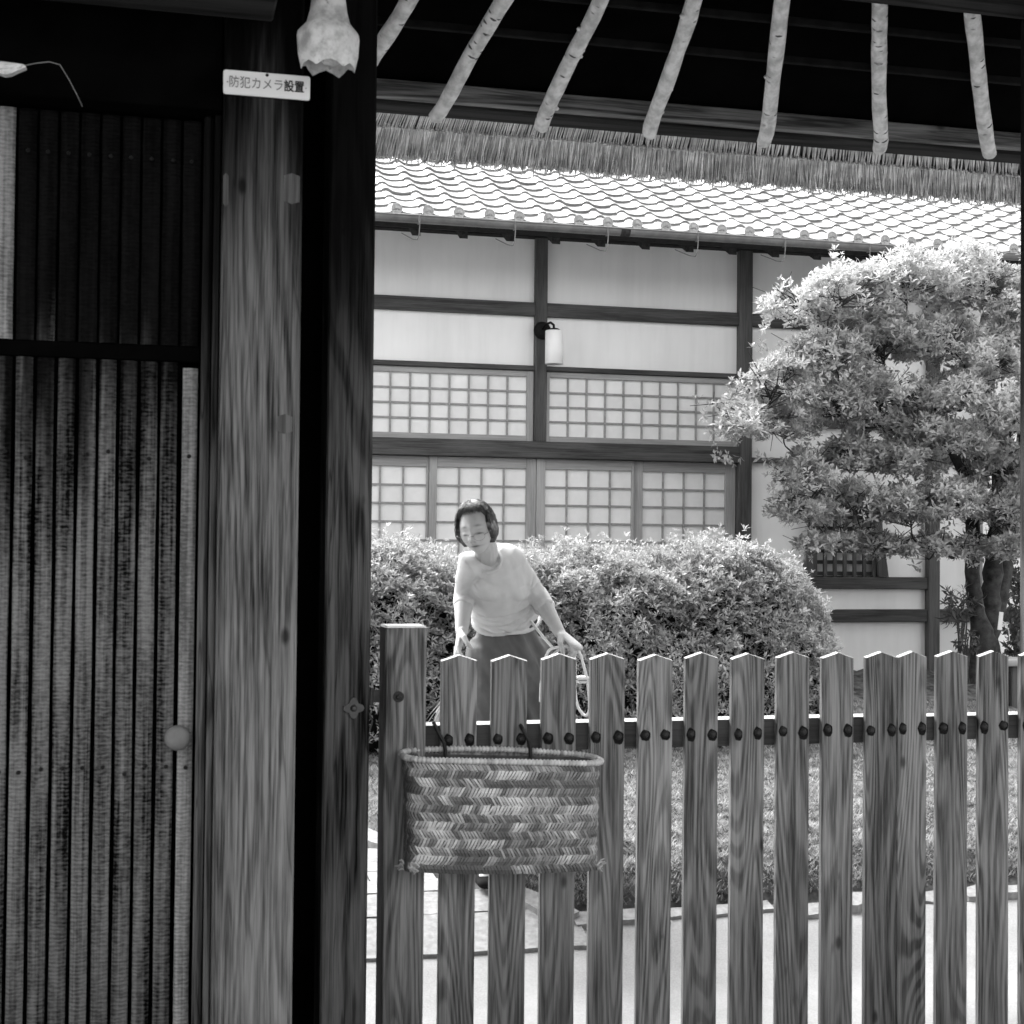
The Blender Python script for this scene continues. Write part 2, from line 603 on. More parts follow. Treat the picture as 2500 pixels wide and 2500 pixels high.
def sheet(name, xs, ys, hfun, mat, kind='structure', smooth=True):
    nx, ny = len(xs), len(ys)
    V = np.array([(x, y, hfun(x, y)) for y in ys for x in xs])
    F = [(j * nx + i, j * nx + i + 1, (j + 1) * nx + i + 1, (j + 1) * nx + i) for j in range(ny - 1) for i in range(nx - 1)]
    o = link(name, np_mesh(name, V, F, mat, smooth=smooth), (0, 0, 0))
    return props(o, kind=kind)


ys = [-200, -60, -20, -5, 0, 2, 3.5, 4.0] + list(np.arange(4.3, 12.6, 0.15)) + [20, 60, 300]
sheet('ground', [-250, -60, -20, -5, 0, 4, 8, 14, 40, 250], ys, lambda x, y: ground_h(y) - 0.012, MAT['earth'])
# pale paving inside the gate, sloping up a little
sheet('paving', list(np.linspace(-3, 9, 25)), list(np.arange(4.0, 5.30, 0.1)), lambda x, y: ground_h(y), MAT['paving'])
sheet('street', [-40, -10, -3, 0, 4, 10, 40], [-14, -6, 0, 3.0, 4.0], lambda x, y: -0.044, MAT['street'])

# diagonal edge between stone path and moss, then the kerb along the paving
EDGE = [(0.20, 8.2), (0.89, 6.52), (1.24, 5.59), (1.56, 5.15)]


def edge_x(y):
    if y > EDGE[0][1]: return EDGE[0][0]
    for (x0, y0), (x1, y1) in zip(EDGE, EDGE[1:]):
        if y1 <= y <= y0: return x0 + (x1 - x0) * (y0 - y) / (y0 - y1)
    return 99


# stone path: rows of rough granite slabs, each its own stone
sp = props(link('stone_path', None, (0.4, 5.9, 0.13)), kind='structure')
y = 5.03
rows = []
while y < 7.9:
    d = random.choice((0.16, 0.22, 0.26, 0.19))
    pass
    rows.append((y, y + d)); y += d + random.uniform(0.004, 0.008)
for y0, y1 in rows:
    xr = min(edge_x((y0 + y1) / 2 + 0.02) - 0.11, 1.50) if y0 > 5.15 else 1.52
    x = -0.6 + random.uniform(0, 0.4)
    while x < xr - 0.05:
        w = random.uniform(0.35, 0.85)
        x1 = x + w
        if x1 > xr - 0.2: x1 = xr
        z = ground_h((y0 + y1) / 2)
        n = 8
        pts = []
        for k in range(n + 1): pts.append((x + (x1 - x) * k / n, y0 + random.uniform(-0.006, 0.006)))
        for k in range(n + 1): pts.append((x1 - (x1 - x) * k / n, y1 + random.uniform(-0.006, 0.006)))
        mb = MB().prism(pts, -0.08, random.uniform(0.011, 0.016), 'z')
        mb.v = [(a, b, c + ground_h(b)) for a, b, c in mb.v]        # laid to the slope of the ground
        mb.build('stone', MAT['granite'], sp)
        x = x1 + random.uniform(0.004, 0.008)

# edging stones between path / paving and moss
ed = props(link('stone_edging', None, (2.0, 5.2, 0.07)), kind='structure')


def edging(p, q, w, h):
    p, q = Vector(p), Vector(q)
    d = (q - p).normalized(); nrm = Vector((-d.y, d.x))
    n = 5
    a = [p + (q - p) * (k / n) + nrm * random.uniform(-0.014, 0.014) for k in range(n + 1)]
    b = [q - (q - p) * (k / n) + nrm * (w + random.uniform(-0.01, 0.01)) for k in range(n + 1)]
    z = ground_h((p.y + q.y) / 2)
    mb = MB().prism([tuple(v) for v in a + b], -0.08, h, 'z')
    mb.v = [(a_, b_, c_ + ground_h(b_)) for a_, b_, c_ in mb.v]
    mb.build('stone', MAT['granite'], ed)


for (x0, y0), (x1, y1) in zip(EDGE, EDGE[1:]):
    L = math.hypot(x1 - x0, y1 - y0); k = max(1, round(L / 0.55))
    for i in range(k):
        a, b = i / k, (i + 0.97) / k
        edging((x1 + (x0 - x1) * (1 - a) - 0.1, y1 + (y0 - y1) * (1 - a)), (x1 + (x0 - x1) * (1 - b) - 0.1, y1 + (y0 - y1) * (1 - b)), 0.1, 0.035)
x = 1.50
while x < 5.4:
    w = random.uniform(0.14, 0.45)
    yk = 5.16 + 0.035 * max(0, (x - 2.1)) + random.uniform(-0.03, 0.03)
    edging((x, yk), (x + w - 0.015, yk + 0.012), random.uniform(0.06, 0.11), random.uniform(0.008, 0.034))
    x += w

# moss bank
def moss_h(x, y):
    base = ground_h(y)
    e = edge_x(y)
    d1 = x - e - 0.03 if e < 90 else 1
    d2 = y - (5.27 + 0.035 * max(0, x - 2.1))
    d = min(d1, d2)
    k = min(max(d / 0.16, 0), 1)
    lump = mnoise.noise(Vector((x * 5.5, y * 5.5, 0))) * 0.04 + mnoise.noise(Vector((x * 14, y * 14, 3))) * 0.03
    return base - 0.03 + (0.125 + lump) * math.sqrt(k) if d > -0.05 else base - 0.06


moss = sheet('moss_bank', list(np.arange(0.1, 7.4, 0.07)), list(np.arange(5.2, 11.9, 0.07)), moss_h, MAT['moss_base'])
# moss and short grass blades
N = 190000
u = RNG.random(N)
bx = RNG.random(N) * 5.6 + 0.3
by = 5.2 + (RNG.random(N) ** 1.6) * 4.6
keep = np.array([min(x - (edge_x(y) if edge_x(y) < 90 else -9) - 0.05, y - 5.29 - 0.035 * max(0, x - 2.1)) > 0 and x < 0.50 + 0.62 * y for x, y in zip(bx, by)])
bx, by = bx[keep], by[keep]
bz = np.array([moss_h(x, y) for x, y in zip(bx, by)])
n = len(bx)
an = RNG.random(n) * 6.283; ln = 0.010 + 0.022 * RNG.random(n); w = 0.0026 + 0.0022 * RNG.random(n)
lean = 0.5 + 1.3 * RNG.random(n)
B = np.stack([bx, by, bz - 0.004], 1)
side = np.stack([np.cos(an), np.sin(an), 0 * an], 1) * w[:, None]
tip = np.stack([-np.sin(an) * lean * ln, np.cos(an) * lean * ln, ln], 1)
V = np.stack([B - side, B + side, B + tip], 1).reshape(-1, 3)
clump = np.array([mnoise.noise(Vector((x * 9, y * 9, 7))) for x, y in zip(bx, by)])
tn = np.clip(0.55 + 0.6 * clump + 0.25 * (RNG.random(n) - 0.5), 0, 1)
tone = np.repeat(tn, 3) * np.tile([0.55, 0.55, 1.0], n)
o = link('moss', np_mesh('moss', V, np.arange(3 * n).reshape(-1, 3), MAT['moss'], tone))
props(o, 'low tufted moss and grass covering the garden bank behind the gate', 'moss', kind='stuff')

# ================================================================ HOUSE
HY = 12.3
house = thing('house', 'white plastered timber house with grey tiled roof behind the hedge', 'house', (5.0, 12.6, 0.3))


def hbeam(x0, x1, z0, z1, yf=12.285, name='beam'):
    return box(name, MAT['house_x'], house, x0, x1, yf, 12.42, z0, z1, 0.006)


def hpost(x0, x1, z0, z1, yf=12.268):
    return box('post', MAT['house_z'], house, x0, x1, yf, 12.43, z0, z1, 0.008)


hpost(1.215, 1.325, 0.25, 4.30); hpost(3.146, 3.254, 2.413, 4.30); hpost(5.078, 5.208, 0.25, 4.30)
hpost(7.005, 7.125, 0.25, 4.30); hpost(8.93, 9.05, 0.25, 4.30)
for x0, x1 in ((-1.5, 1.217), (1.323, 3.149), (3.251, 5.081), (5.205, 7.008), (7.122, 8.933)):
    hbeam(x0, x1, 3.532, 3.653)
for x0, x1 in ((1.323, 3.149), (3.251, 5.081)):
    hbeam(x0, x1, 3.046, 3.09)
hbeam(1.323, 5.081, 2.268, 2.416, 12.245)
hbeam(5.205, 7.008, 2.613, 2.71); hbeam(5.205, 7.008, 2.275, 2.325, 12.29)
for x0, x1 in ((5.205, 7.008), (7.122, 8.933)):
    hbeam(x0, x1, 1.116, 1.229) if x0 < 6 else None
    hbeam(x0, x1, 0.807, 0.926)
hbeam(7.122, 8.933, 2.3, 2.42)
hbeam(1.323, 5.081, 0.42, 0.54)
box('wall_plate', MAT['soffit'], house, -1.6, 9.6, 12.235, 12.44, 4.225, 4.42, 0.004)
box('plinth', MAT['granite'], house, -1.5, 9.6, 12.25, 12.6, 0.0, 0.248, 0.01)


def plaster(x0, x1, z0, z1):
    box('plaster_panel', MAT['plaster'], house, x0, x1, 12.34, 12.45, z0, z1, 0)


for x0, x1 in ((-1.5, 1.24), (1.30, 3.17), (3.23, 5.10), (5.18, 7.03), (7.10, 8.95)):
    plaster(x0, x1, 3.63, 4.26)
    plaster(x0, x1, 3.07, 3.55) if 1 < x1 < 5.2 and x0 > 1 else plaster(x0, x1, 2.69 if x0 > 5 else 0.3, 3.55)
plaster(5.18, 7.03, 2.31, 2.63)
plaster(5.18, 5.80, 1.21, 2.29); plaster(6.52, 7.03, 1.21, 2.29); plaster(5.80, 6.52, 2.02, 2.29)
plaster(5.18, 7.03, 0.91, 1.13); plaster(5.18, 7.03, 0.24, 0.82)
plaster(7.10, 8.95, 0.91, 2.71); plaster(7.10, 8.95, 0.24, 0.82)
box('back_wall', MAT['soffit'], house, -1.5, 9.6, 12.62, 12.7, 0.3, 4.4, 0)

_pane_cache = {}


def sash(x0, x1, z0, z1, ix0, ix1, iz0, iz1, cols, rws, ymid=12.325, panel_to=None):
    """a lattice window: frame members, bars and one paper pane for each cell"""
    s = link('shoji_window', None, ((x0 + x1) / 2, ymid, z0), house)
    zb = z0 if panel_to is None else panel_to
    for a, b_ in ((x0, ix0), (ix1, x1)):
        if b_ - a > 0.004: box('stile', MAT['sash_z'], s, a, b_, ymid - 0.015, ymid + 0.02, zb, z1, 0.003)
    box('rail', MAT['sash_x'], s, ix0, ix1, ymid - 0.013, ymid + 0.018, iz1, z1, 0.003)
    box('rail', MAT['sash_x'], s, ix0, ix1, ymid - 0.013, ymid + 0.018, z0, iz0, 0.003)
    if panel_to is not None:
        box('board', MAT['sash_x'], s, ix0, ix1, ymid - 0.002, ymid + 0.014, panel_to, z0 - 0.002, 0.002)
    dx, dz = (ix1 - ix0) / cols, (iz1 - iz0) / rws
    bw = 0.0075
    for c in range(1, cols):
        x = ix0 + c * dx
        box('bar', MAT['bar'], s, x - bw, x + bw, ymid - 0.008, ymid + 0.010, iz0, iz1, 0)
    for r in range(1, rws):
        z = iz0 + r * dz
        box('bar', MAT['bar'], s, ix0, ix1, ymid - 0.006, ymid + 0.0085, z - bw, z + bw, 0)
    # small rebate lines round the glass
    key = (round(dx, 4), round(dz, 4))
    if key not in _pane_cache:
        m = MB().box(-dx / 2 - 0.002, dx / 2 + 0.002, -0.002, 0.002, -dz / 2 - 0.002, dz / 2 + 0.002)
        _pane_cache[key] = m.mesh('pane', MAT['paper'])
    for c in range(cols):
        for r in range(rws):
            link('pane', _pane_cache[key], (ix0 + (c + 0.5) * dx, ymid + 0.0135 + random.uniform(-0.0006, 0.0006), iz0 + (r + 0.5) * dz), s)
    return s


sash(1.300, 3.142, 2.412, 3.044, 1.341, 3.081, 2.468, 2.993, 10, 4)
sash(3.256, 5.076, 2.412, 3.044, 3.290, 5.025, 2.468, 2.993, 10, 4)
for x0, x1, i0, i1, ym in ((1.310, 2.210, 1.380, 2.190, 12.345), (2.212, 3.172, 2.278, 3.082, 12.322), (3.176, 4.086, 3.257, 4.062, 12.322), (4.090, 5.072, 4.174, 4.970, 12.345)):
    sash(x0, x1, 1.34, 2.266, i0, i1, 1.375, 2.175, 4, 5, ym, panel_to=0.56)

# bell-shaped window with lattice in the third bay
kw = link('bell_window', None, (6.16, 12.3, 1.23), house)


def bell(h, wd):
    """half outline from base to apex"""
    pr = [(1.0, 0.0), (0.965, 0.12), (0.90, 0.3), (0.85, 0.5), (0.83, 0.66), (0.80, 0.78), (0.66, 0.88), (0.42, 0.93), (0.2, 0.965), (0.0, 1.0)]
    r_ = [(6.16 + wd * a, 1.231 + h * b) for a, b in pr]
    return [(2 * 6.16 - x, z) for x, z in r_][::1] + r_[::-1][1:]


outer, inner = bell(0.92, 0.425), bell(0.84, 0.335)
m = MB()
k = len(outer)
vs_ = []
for yy in (12.262, 12.36):
    vs_ += [(x, yy, z) for x, z in outer] + [(x, yy, z) for x, z in inner]
fs_ = []
for i in range(k - 1):
    fs_ += [(i, i + 1, k + i + 1, k + i), (2 * k + i, 3 * k + i, 3 * k + i + 1, 2 * k + i + 1), (i, 2 * k + i, 2 * k + i + 1, i + 1), (k + i, k + i + 1, 3 * k + i + 1, 3 * k + i)]
fs_ += [(0, k, 3 * k, 2 * k), (k - 1, 3 * k - 1, 4 * k - 1, 2 * k - 1)]
m.add(vs_, fs_).build('frame', MAT['house_z'], kw)
for i in range(7):
    x = 5.86 + 0.1 * i
    hh = 0.60 if i in (0, 6) else (0.74 if i in (1, 5) else 0.78)
    box('bar', MAT['house_z'], kw, x - 0.016, x + 0.016, 12.30, 12.33, 1.231, 1.231 + hh, 0.002)
for i in range(7):
    z = 1.262 + 0.105 * i
    box('bar', MAT['house_x'], kw, 5.84, 6.48, 12.332, 12.35, z - 0.017, z + 0.017, 0.002)
box('pane', MAT['paper'], kw, 5.78, 6.54, 12.362, 12.37, 1.235, 2.1, 0)

# ---- roof: every tile of the lower nine courses is its own piece
PX, EXPO, SL = 0.252, 0.235, R(27)
roof = link('roof', None, (5.0, 12.5, 4.14), house)
cs, sn = math.cos(SL), math.sin(SL)


def tile_profile(k=12):
    """one S tile across: raised roll then shallow pan"""
    pr = []
    for i in range(k + 1):
        u_ = i / k
        x = -0.045 + u_ * PX
        if x < 0.045:
            h = 0.023 * math.cos(x / 0.045 * math.pi / 2) ** 0.75 if abs(x) < 0.045 else 0.0
        else:
            h = -0.011 * math.sin((x - 0.045) / (PX - 0.09) * math.pi)
        pr.append((x, h))
    return pr


def tile_mesh(eave=False):
    pr = tile_profile()
    th = 0.0205
    m_ = MB()
    n_ = len(pr)
    L = EXPO + 0.03
    vs_ = []
    for v_, lift in ((0.0, 0.022), (L, 0.003)):
        vs_ += [(x, v_, h + lift) for x, h in pr]
    vs_ += [(x, 0.0, h + 0.022 - (0.03 if eave else th)) for x, h in pr]
    fs_ = [(i, i + 1, n_ + i + 1, n_ + i) for i in range(n_ - 1)] + [(2 * n_ + i, 2 * n_ + i + 1, i + 1, i) for i in range(n_ - 1)]
    fs_ += [(0, n_, 2 * n_), (n_ - 1, 3 * n_ - 1, 2 * n_ - 1)]
    m_.add(vs_, fs_)
    return m_.mesh('tile', MAT['tile'], smooth=False)


def disc_mesh():
    m_ = MB()
    m_.lathe([(0.0, 0.0), (0.045, 0.0), (0.047, -0.004), (0.047, -0.012), (0.040, -0.013), (0.037, -0.008), (0.0, -0.008)], n=20, axis='y')
    for k_ in range(12):
        a = k_ / 12 * 6.283
        m_.box(0.031 * math.cos(a) - 0.0025, 0.031 * math.cos(a) + 0.0025, -0.0115, -0.007, 0.031 * math.sin(a) - 0.0025, 0.031 * math.sin(a) + 0.0025)
    for k_ in range(3):
        pts = []
        for j in range(5):
            a = k_ * 2.094 + j * 0.42
            r_ = 0.022 - 0.0042 * j
            pts.append((r_ * math.cos(a), -0.009, r_ * math.sin(a)))
        m_.tube(pts, [0.0065, 0.0055, 0.0045, 0.003, 0.0015], 5)
    return m_.mesh('round_end', MAT['disc'])


TM, TE, DM = tile_mesh(), tile_mesh(True), disc_mesh()
X0 = 1.748 - PX * 2
rot = (SL, 0, 0)
EY, EZ = 11.335, 4.14
for r in range(9):
    for c in range(32):
        x = X0 + c * PX + random.uniform(-0.004, 0.004)
        s_ = r * EXPO
        o = link('tile', TE if r == 0 else TM, (x, EY + s_ * cs, EZ + s_ * sn + random.uniform(-0.002, 0.002)), roof, rot=(SL + random.uniform(-0.012, 0.012), random.uniform(-0.012, 0.012), random.uniform(-0.01, 0.01)))
        if r == 0:
            link('round_end', DM, (x, EY - 0.006, EZ + 0.040), roof)
# higher courses, past what can be picked apart
pr = tile_profile(6)
Vh, Fh = [], []
for r in range(9, 17):
    for c in range(34):
        b0 = len(Vh)
        for v_, lift in ((0.0, 0.026), (EXPO + 0.02, 0.006), (0.0, 0.008)):
            for x, h in pr:
                s_ = r * EXPO + v_; hh = h + lift
                Vh.append((X0 + c * PX + x, EY + s_ * cs - hh * sn, EZ + s_ * sn + hh * cs))
        k = len(pr)
        for i in range(k - 1):
            Fh += [(b0 + i, b0 + i + 1, b0 + k + i + 1, b0 + k + i), (b0 + 2 * k + i, b0 + 2 * k + i + 1, b0 + i + 1, b0 + i)]
props(link('upper_tiles', np_mesh('upper_tiles', np.array(Vh) - np.array((5.0, 12.5, 4.14)), Fh, MAT['tile']), (5.0, 12.5, 4.14), roof), kind='stuff')
# roof deck and far slope
m = MB()
def RP(x, s_, off): return (x, EY + 0.04 + s_ * cs - off * sn, EZ - 0.012 + s_ * sn + off * cs)
m.add([RP(-2, 0, 0), RP(9.8, 0, 0), RP(9.8, 4.1, 0), RP(-2, 4.1, 0), RP(-2, 0, -0.025), RP(9.8, 0, -0.025), RP(9.8, 4.1, -0.025), RP(-2, 4.1, -0.025)],
      [(0, 1, 2, 3), (7, 6, 5, 4), (0, 4, 5, 1), (1, 5, 6, 2), (2, 6, 7, 3), (3, 7, 4, 0)])
ry, rz = EY + 0.04 + 4.1 * cs, EZ + 4.1 * sn
m.add([(-2, ry, rz), (9.8, ry, rz), (9.8, ry + 4, rz - 2.0), (-2, ry + 4, rz - 2.0)], [(0, 1, 2, 3)])
m.add([(-2, ry, rz), (-2, ry + 4, rz - 2), (-2, 12.6, 4.0)], [(0, 1, 2)]); m.add([(9.8, ry, rz), (9.8, ry + 4, rz - 2), (9.8, 12.6, 4.0)], [(0, 1, 2)])
m.build('roof_deck', MAT['soffit'], roof)

# eave: fascia, rafters, gutter with hangers
box('fascia', MAT['soffit'], house, -1.6, 9.7, 11.40, 11.43, 4.055, 4.135, 0.003)
rm = None
for i in range(19):
    x = 1.937 - 0.394 * 2 + i * 0.394
    z0 = 4.02
    p = []
    for yy, zz in ((11.50, 4.012), (11.50, 4.085), (12.32, 4.085 + 0.82 * 0.50), (12.32, 4.012 + 0.82 * 0.51), ):
        p.append((yy, zz))
    mb = MB().prism(p, x - 0.034, x + 0.034, 'x')
    if rm is None: rm = mb.mesh('rafter', MAT['rafter'], (x, 11.9, 4.2)); rx = x
    link('rafter', rm, (x, 11.9, 4.2), house)
gut = link('gutter', None, (4, 11.27, 4.09), house)
m = MB()
prof = []
for k in range(9):
    a = math.pi + math.pi * k / 8
    prof.append((11.27 + 0.052 * math.cos(a), 4.112 + 0.052 * math.sin(a)))
for k in range(9):
    a = 2 * math.pi - math.pi * k / 8
    prof.append((11.27 + 0.047 * math.cos(a), 4.112 + 0.047 * math.sin(a)))
m.prism(prof, -1.5, 7.42, 'x')
m.tube([(-1.5, 11.215, 4.114), (7.42, 11.215, 4.114)], 0.006, 6)
m.build('trough', MAT['gutter'], gut, smooth=False)
MB().prism([(p_[0] + (0.0 if i < 9 else 0), p_[1]) for i, p_ in enumerate([(11.27 + 0.055 * math.cos(math.pi + math.pi * k / 8), 4.112 + 0.055 * math.sin(math.pi + math.pi * k / 8)) for k in range(9)] + [(11.27 + 0.0525 * math.cos(2 * math.pi - math.pi * k / 8), 4.112 + 0.0525 * math.sin(2 * math.pi - math.pi * k / 8)) for k in range(9)])], 3.60, 3.68, 'x').build('joint_sleeve', MAT['rafter'], gut)
for i in range(8):
    x = 1.91 + 0.785 * i - 0.785
    m = MB()
    m.tube([(x, 11.212, 4.118), (x, 11.225, 4.065), (x, 11.27, 4.052), (x + 0.005, 11.235, 4.05)], 0.005, 5)
    m.tube([(x + 0.01, 11.225, 4.10), (x + 0.004, 11.235, 3.96), (x - 0.006, 11.255, 3.925), (x - 0.03, 11.33, 3.945), (x - 0.09, 11.52, 4.03)], 0.0042, 6)
    m.build('hanger', MAT['hanger'], gut)
m = MB().box(7.40, 7.56, 11.18, 11.34, 4.04, 4.16, 0.01)
m.box(7.385, 7.575, 11.165, 11.355, 4.14, 4.175, 0.005)
m.build('hopper', MAT['gutter'], gut)
MB().tube([(7.48, 11.26, 4.05), (7.48, 11.3, 3.9), (7.48, 12.1, 3.7), (7.48, 12.18, 3.5), (7.48, 12.18, 0.4)], 0.035, 10).build('downpipe', MAT['gutter'], gut)

# wall lamp on the middle post
wl = thing('wall_lamp', 'white cylinder lamp on round black plate fixed to the house post', 'lamp', (3.25, 12.1, 3.1))
MB().lathe([(0.0, 0.0), (0.078, 0.0), (0.080, -0.012), (0.066, -0.022), (0.06, -0.018), (0.035, -0.026), (0.0, -0.028)], (3.203, 12.266, 3.40), 28, 'y').build('backplate', MAT['iron'], wl)
MB().tube([(3.203, 12.245, 3.41), (3.215, 12.19, 3.445), (3.245, 12.13, 3.455), (3.265, 12.10, 3.43), (3.268, 12.095, 3.39)], 0.011, 8).build('arm', MAT['iron'], wl, smooth=True)
m = MB().lathe([(0.0, 3.405), (0.03, 3.40), (0.055, 3.385), (0.066, 3.372), (0.0, 3.371)], (3.27, 12.095, 0), 24)
m.build('cap', MAT['iron'], wl, smooth=True)
m = MB().lathe([(0.076, 3.085), (0.080, 3.088), (0.080, 3.375), (0.074, 3.380), (0.074, 3.378), (0.076, 3.37)], (3.27, 12.095, 0), 32)
m.f = m.f[:-2]
m.build('shade', MAT['lamp_white'], wl, smooth=True)
m = MB().lathe([(0.0, 3.12), (0.012, 3.12), (0.02, 3.16), (0.018, 3.22), (0.008, 3.24), (0.008, 3.37), (0.0, 3.37)], (3.27, 12.095, 0), 12)
m.build('bulb', MAT['iron'], wl, smooth=True)

# ================================================================ THATCHED GATE (roof, posts, boards)
MODEL = (0.86, 0.21)          # its ground line lies 0.27 units below the datum
gate = thing('thatched_gate', 'dark timber gatehouse with thatched eave on pale birch rafters', 'gatehouse', (0.5, 4.4, -0.27))
box('sign_post', MAT['post'], gate, 0.130, 0.343, 3.9, 4.12, -0.27, 3.3, 0.006)
ip = box('inner_post', MAT['inner_post'], gate, 0.492, 0.640, 4.60, 4.84, -0.27, 3.53, 0.006)
box('inner_post', MAT['inner_post'], gate, 3.155, 3.31, 4.62, 4.86, -0.27, 3.53, 0.006)
box('lintel', MAT['dark_x'], gate, -2.5, 4.6, 4.60, 4.86, 3.535, 3.75, 0.008)
box('tie_beam', MAT['dark_x'], gate, -2.2, 0.25, 3.62, 3.78, 2.865, 3.02, 0.006)
box('lintel', MAT['soot'], gate, -2.5, 0.128, 3.93, 4.10, 2.668, 3.3, 0.004)
box('back_board', MAT['soot'], gate, -2.5, 0.49, 4.76, 4.80, -0.27, 3.53, 0)
box('side_board', MAT['soot'], gate, -2.5, -2.45, 3.9, 4.76, -0.27, 3.4, 0)
box('front_board', MAT['soot'], gate, -2.5, -1.0, 4.03, 4.08, -0.27, 2.668, 0)
for (xa, xb, za, zb) in ((0.293, 0.335, 2.417, 2.501), (0.1315, 0.145, 2.40, 2.49), (0.283, 0.323, 1.793, 1.847)):     # plugs let into the post
    c_ = 0.007
    MB().prism([(xa, za + c_), ((xa + xb) / 2, za), (xb, za + c_), (xb, zb - c_), ((xa + xb) / 2, zb), (xa, zb - c_)], 3.8975, 3.93, 'y').build('plug', MAT['plug'], gate)
# flower shaped nail cover
fc = MB()
cx, cz = 0.588, 0.972
pts = []
for k in range(24):
    a = k / 24 * 2 * math.pi
    r_ = 0.034 * (0.60 + 0.40 * abs(math.cos(2 * a)) ** 1.5)
    pts.append((cx + r_ * math.cos(a), cz + r_ * math.sin(a)))
fc.prism(pts, 4.592, 4.5995, 'y')
fc.lathe([(0.0, -0.012), (0.006, -0.011), (0.010, -0.004), (0.012, 0.0), (0.0, 0.0)], (cx, 4.592, cz), 14, 'y')
fc.build('nail_cover', MAT['old_iron'], gate)
# underside: boards and battens above the birch rafters
SLP = 0.60
def UZ(Y): return 3.22 + SLP * (5.7 - Y)
m = MB()
for (ya, za, yb, zb) in ((5.78, 3.385, 3.95, UZ(3.95) + 0.12),):
    m.add([(-3.2, ya, za), (5.4, ya, za), (5.4, yb, zb), (-3.2, yb, zb)], [(0, 1, 2, 3)])
m.build('sheathing', MAT['soot'], gate)
for Yb in (5.38, 5.22, 5.06, 4.90, 4.72):
    z = UZ(Yb) + 0.06
    box('batten', MAT['batten'], gate, -3, 5.2, Yb - 0.012, Yb + 0.012, z, z + 0.03, 0.003)
box('eave_board', MAT['eave_x'], gate, -3.2, 5.4, 5.74, 5.78, 3.313, 3.388, 0.005)
box('eave_board', MAT['dark_x'], gate, -3.2, 5.4, 5.782, 5.925, 3.300, 3.36, 0.004)
POLES = [((0.62, 5.72, 3.205), (0.86, 5.17, 3.535)), ((1.018, 5.72, 3.205), (1.195, 5.176, 3.53)), ((1.469, 5.73, 3.20), (1.552, 5.139, 3.551)), ((1.943, 5.725, 3.203), (1.913, 5.103, 3.573)), ((2.468, 5.72, 3.205), (2.272, 5.066, 3.595)), ((3.015, 5.71, 3.213), (2.668, 5.047, 3.607)), ((3.549, 5.69, 3.224), (3.049, 5.03, 3.617))]
for i, (a, b_) in enumerate(POLES):
    a, b_ = Vector(a), Vector(b_)
    d = b_ - a
    a = a + d * 0.055; d = b_ - a
    L = d.length * 2.1
    rr = random.Random(40 + i)
    pts, rad = [], []
    nseg = 26
    sd = Vector((1, 0, 0))
    for k in range(nseg + 1):
        t_ = k / nseg
        wob = 0.006 * math.sin(t_ * 8 + i * 1.7) + 0.007 * mnoise.noise(Vector((t_ * 6, i * 3.1, 0)))
        pts.append(a + d * (2.1 * t_) + sd * wob + Vector((0, 0, 0.004 * mnoise.noise(Vector((t_ * 9, i, 5))))))
        r_ = 0.0315 + 0.003 * mnoise.noise(Vector((t_ * 11, i * 2.0, 9))) + rr.uniform(-0.0012, 0.0012)
        if k == 0: r_ *= 0.72
        rad.append(r_)
    pts.insert(1, a + d * 0.012); rad.insert(1, 0.0305)
    m = MB().tube(pts, rad, 12)
    for q in range(5):           # knots
        t_ = rr.uniform(0.06, 0.5); an_ = rr.uniform(0, 6.28)
        c = a + d * (2.1 * t_)
        m.lathe([(0.0, 0.0), (0.012, 0.004), (0.015, 0.011), (0.008, 0.019), (0.0, 0.019)], (c.x + 0.026 * math.cos(an_), c.y, c.z + 0.027 * math.sin(an_) - 0.008), 6)
    # the bark texture runs along local z, so the pole is stored upright
    org = a.copy()
    q_ = d.normalized().to_track_quat('Z', 'X')
    inv = q_.inverted()
    m.v = [tuple(inv @ (Vector(p) - org)) for p in m.v]
    o = link('rafter_pole', m.mesh('rafter_pole', MAT['birch'], smooth=True), org, gate)
    o.rotation_mode = 'QUATERNION'; o.rotation_quaternion = q_
# thatch: solid mass of both slopes
m = MB()
prof = [(5.76, 3.46), (5.93, 3.345), (6.11, 3.325), (6.27, 3.275), (6.41, 3.43), (4.05, 5.05), (1.9, 3.55), (2.2, 3.25), (4.05, 4.56)]
m.prism(prof, -3.4, 5.6, 'x')
m.build('thatch', MAT['thatch'], gate)
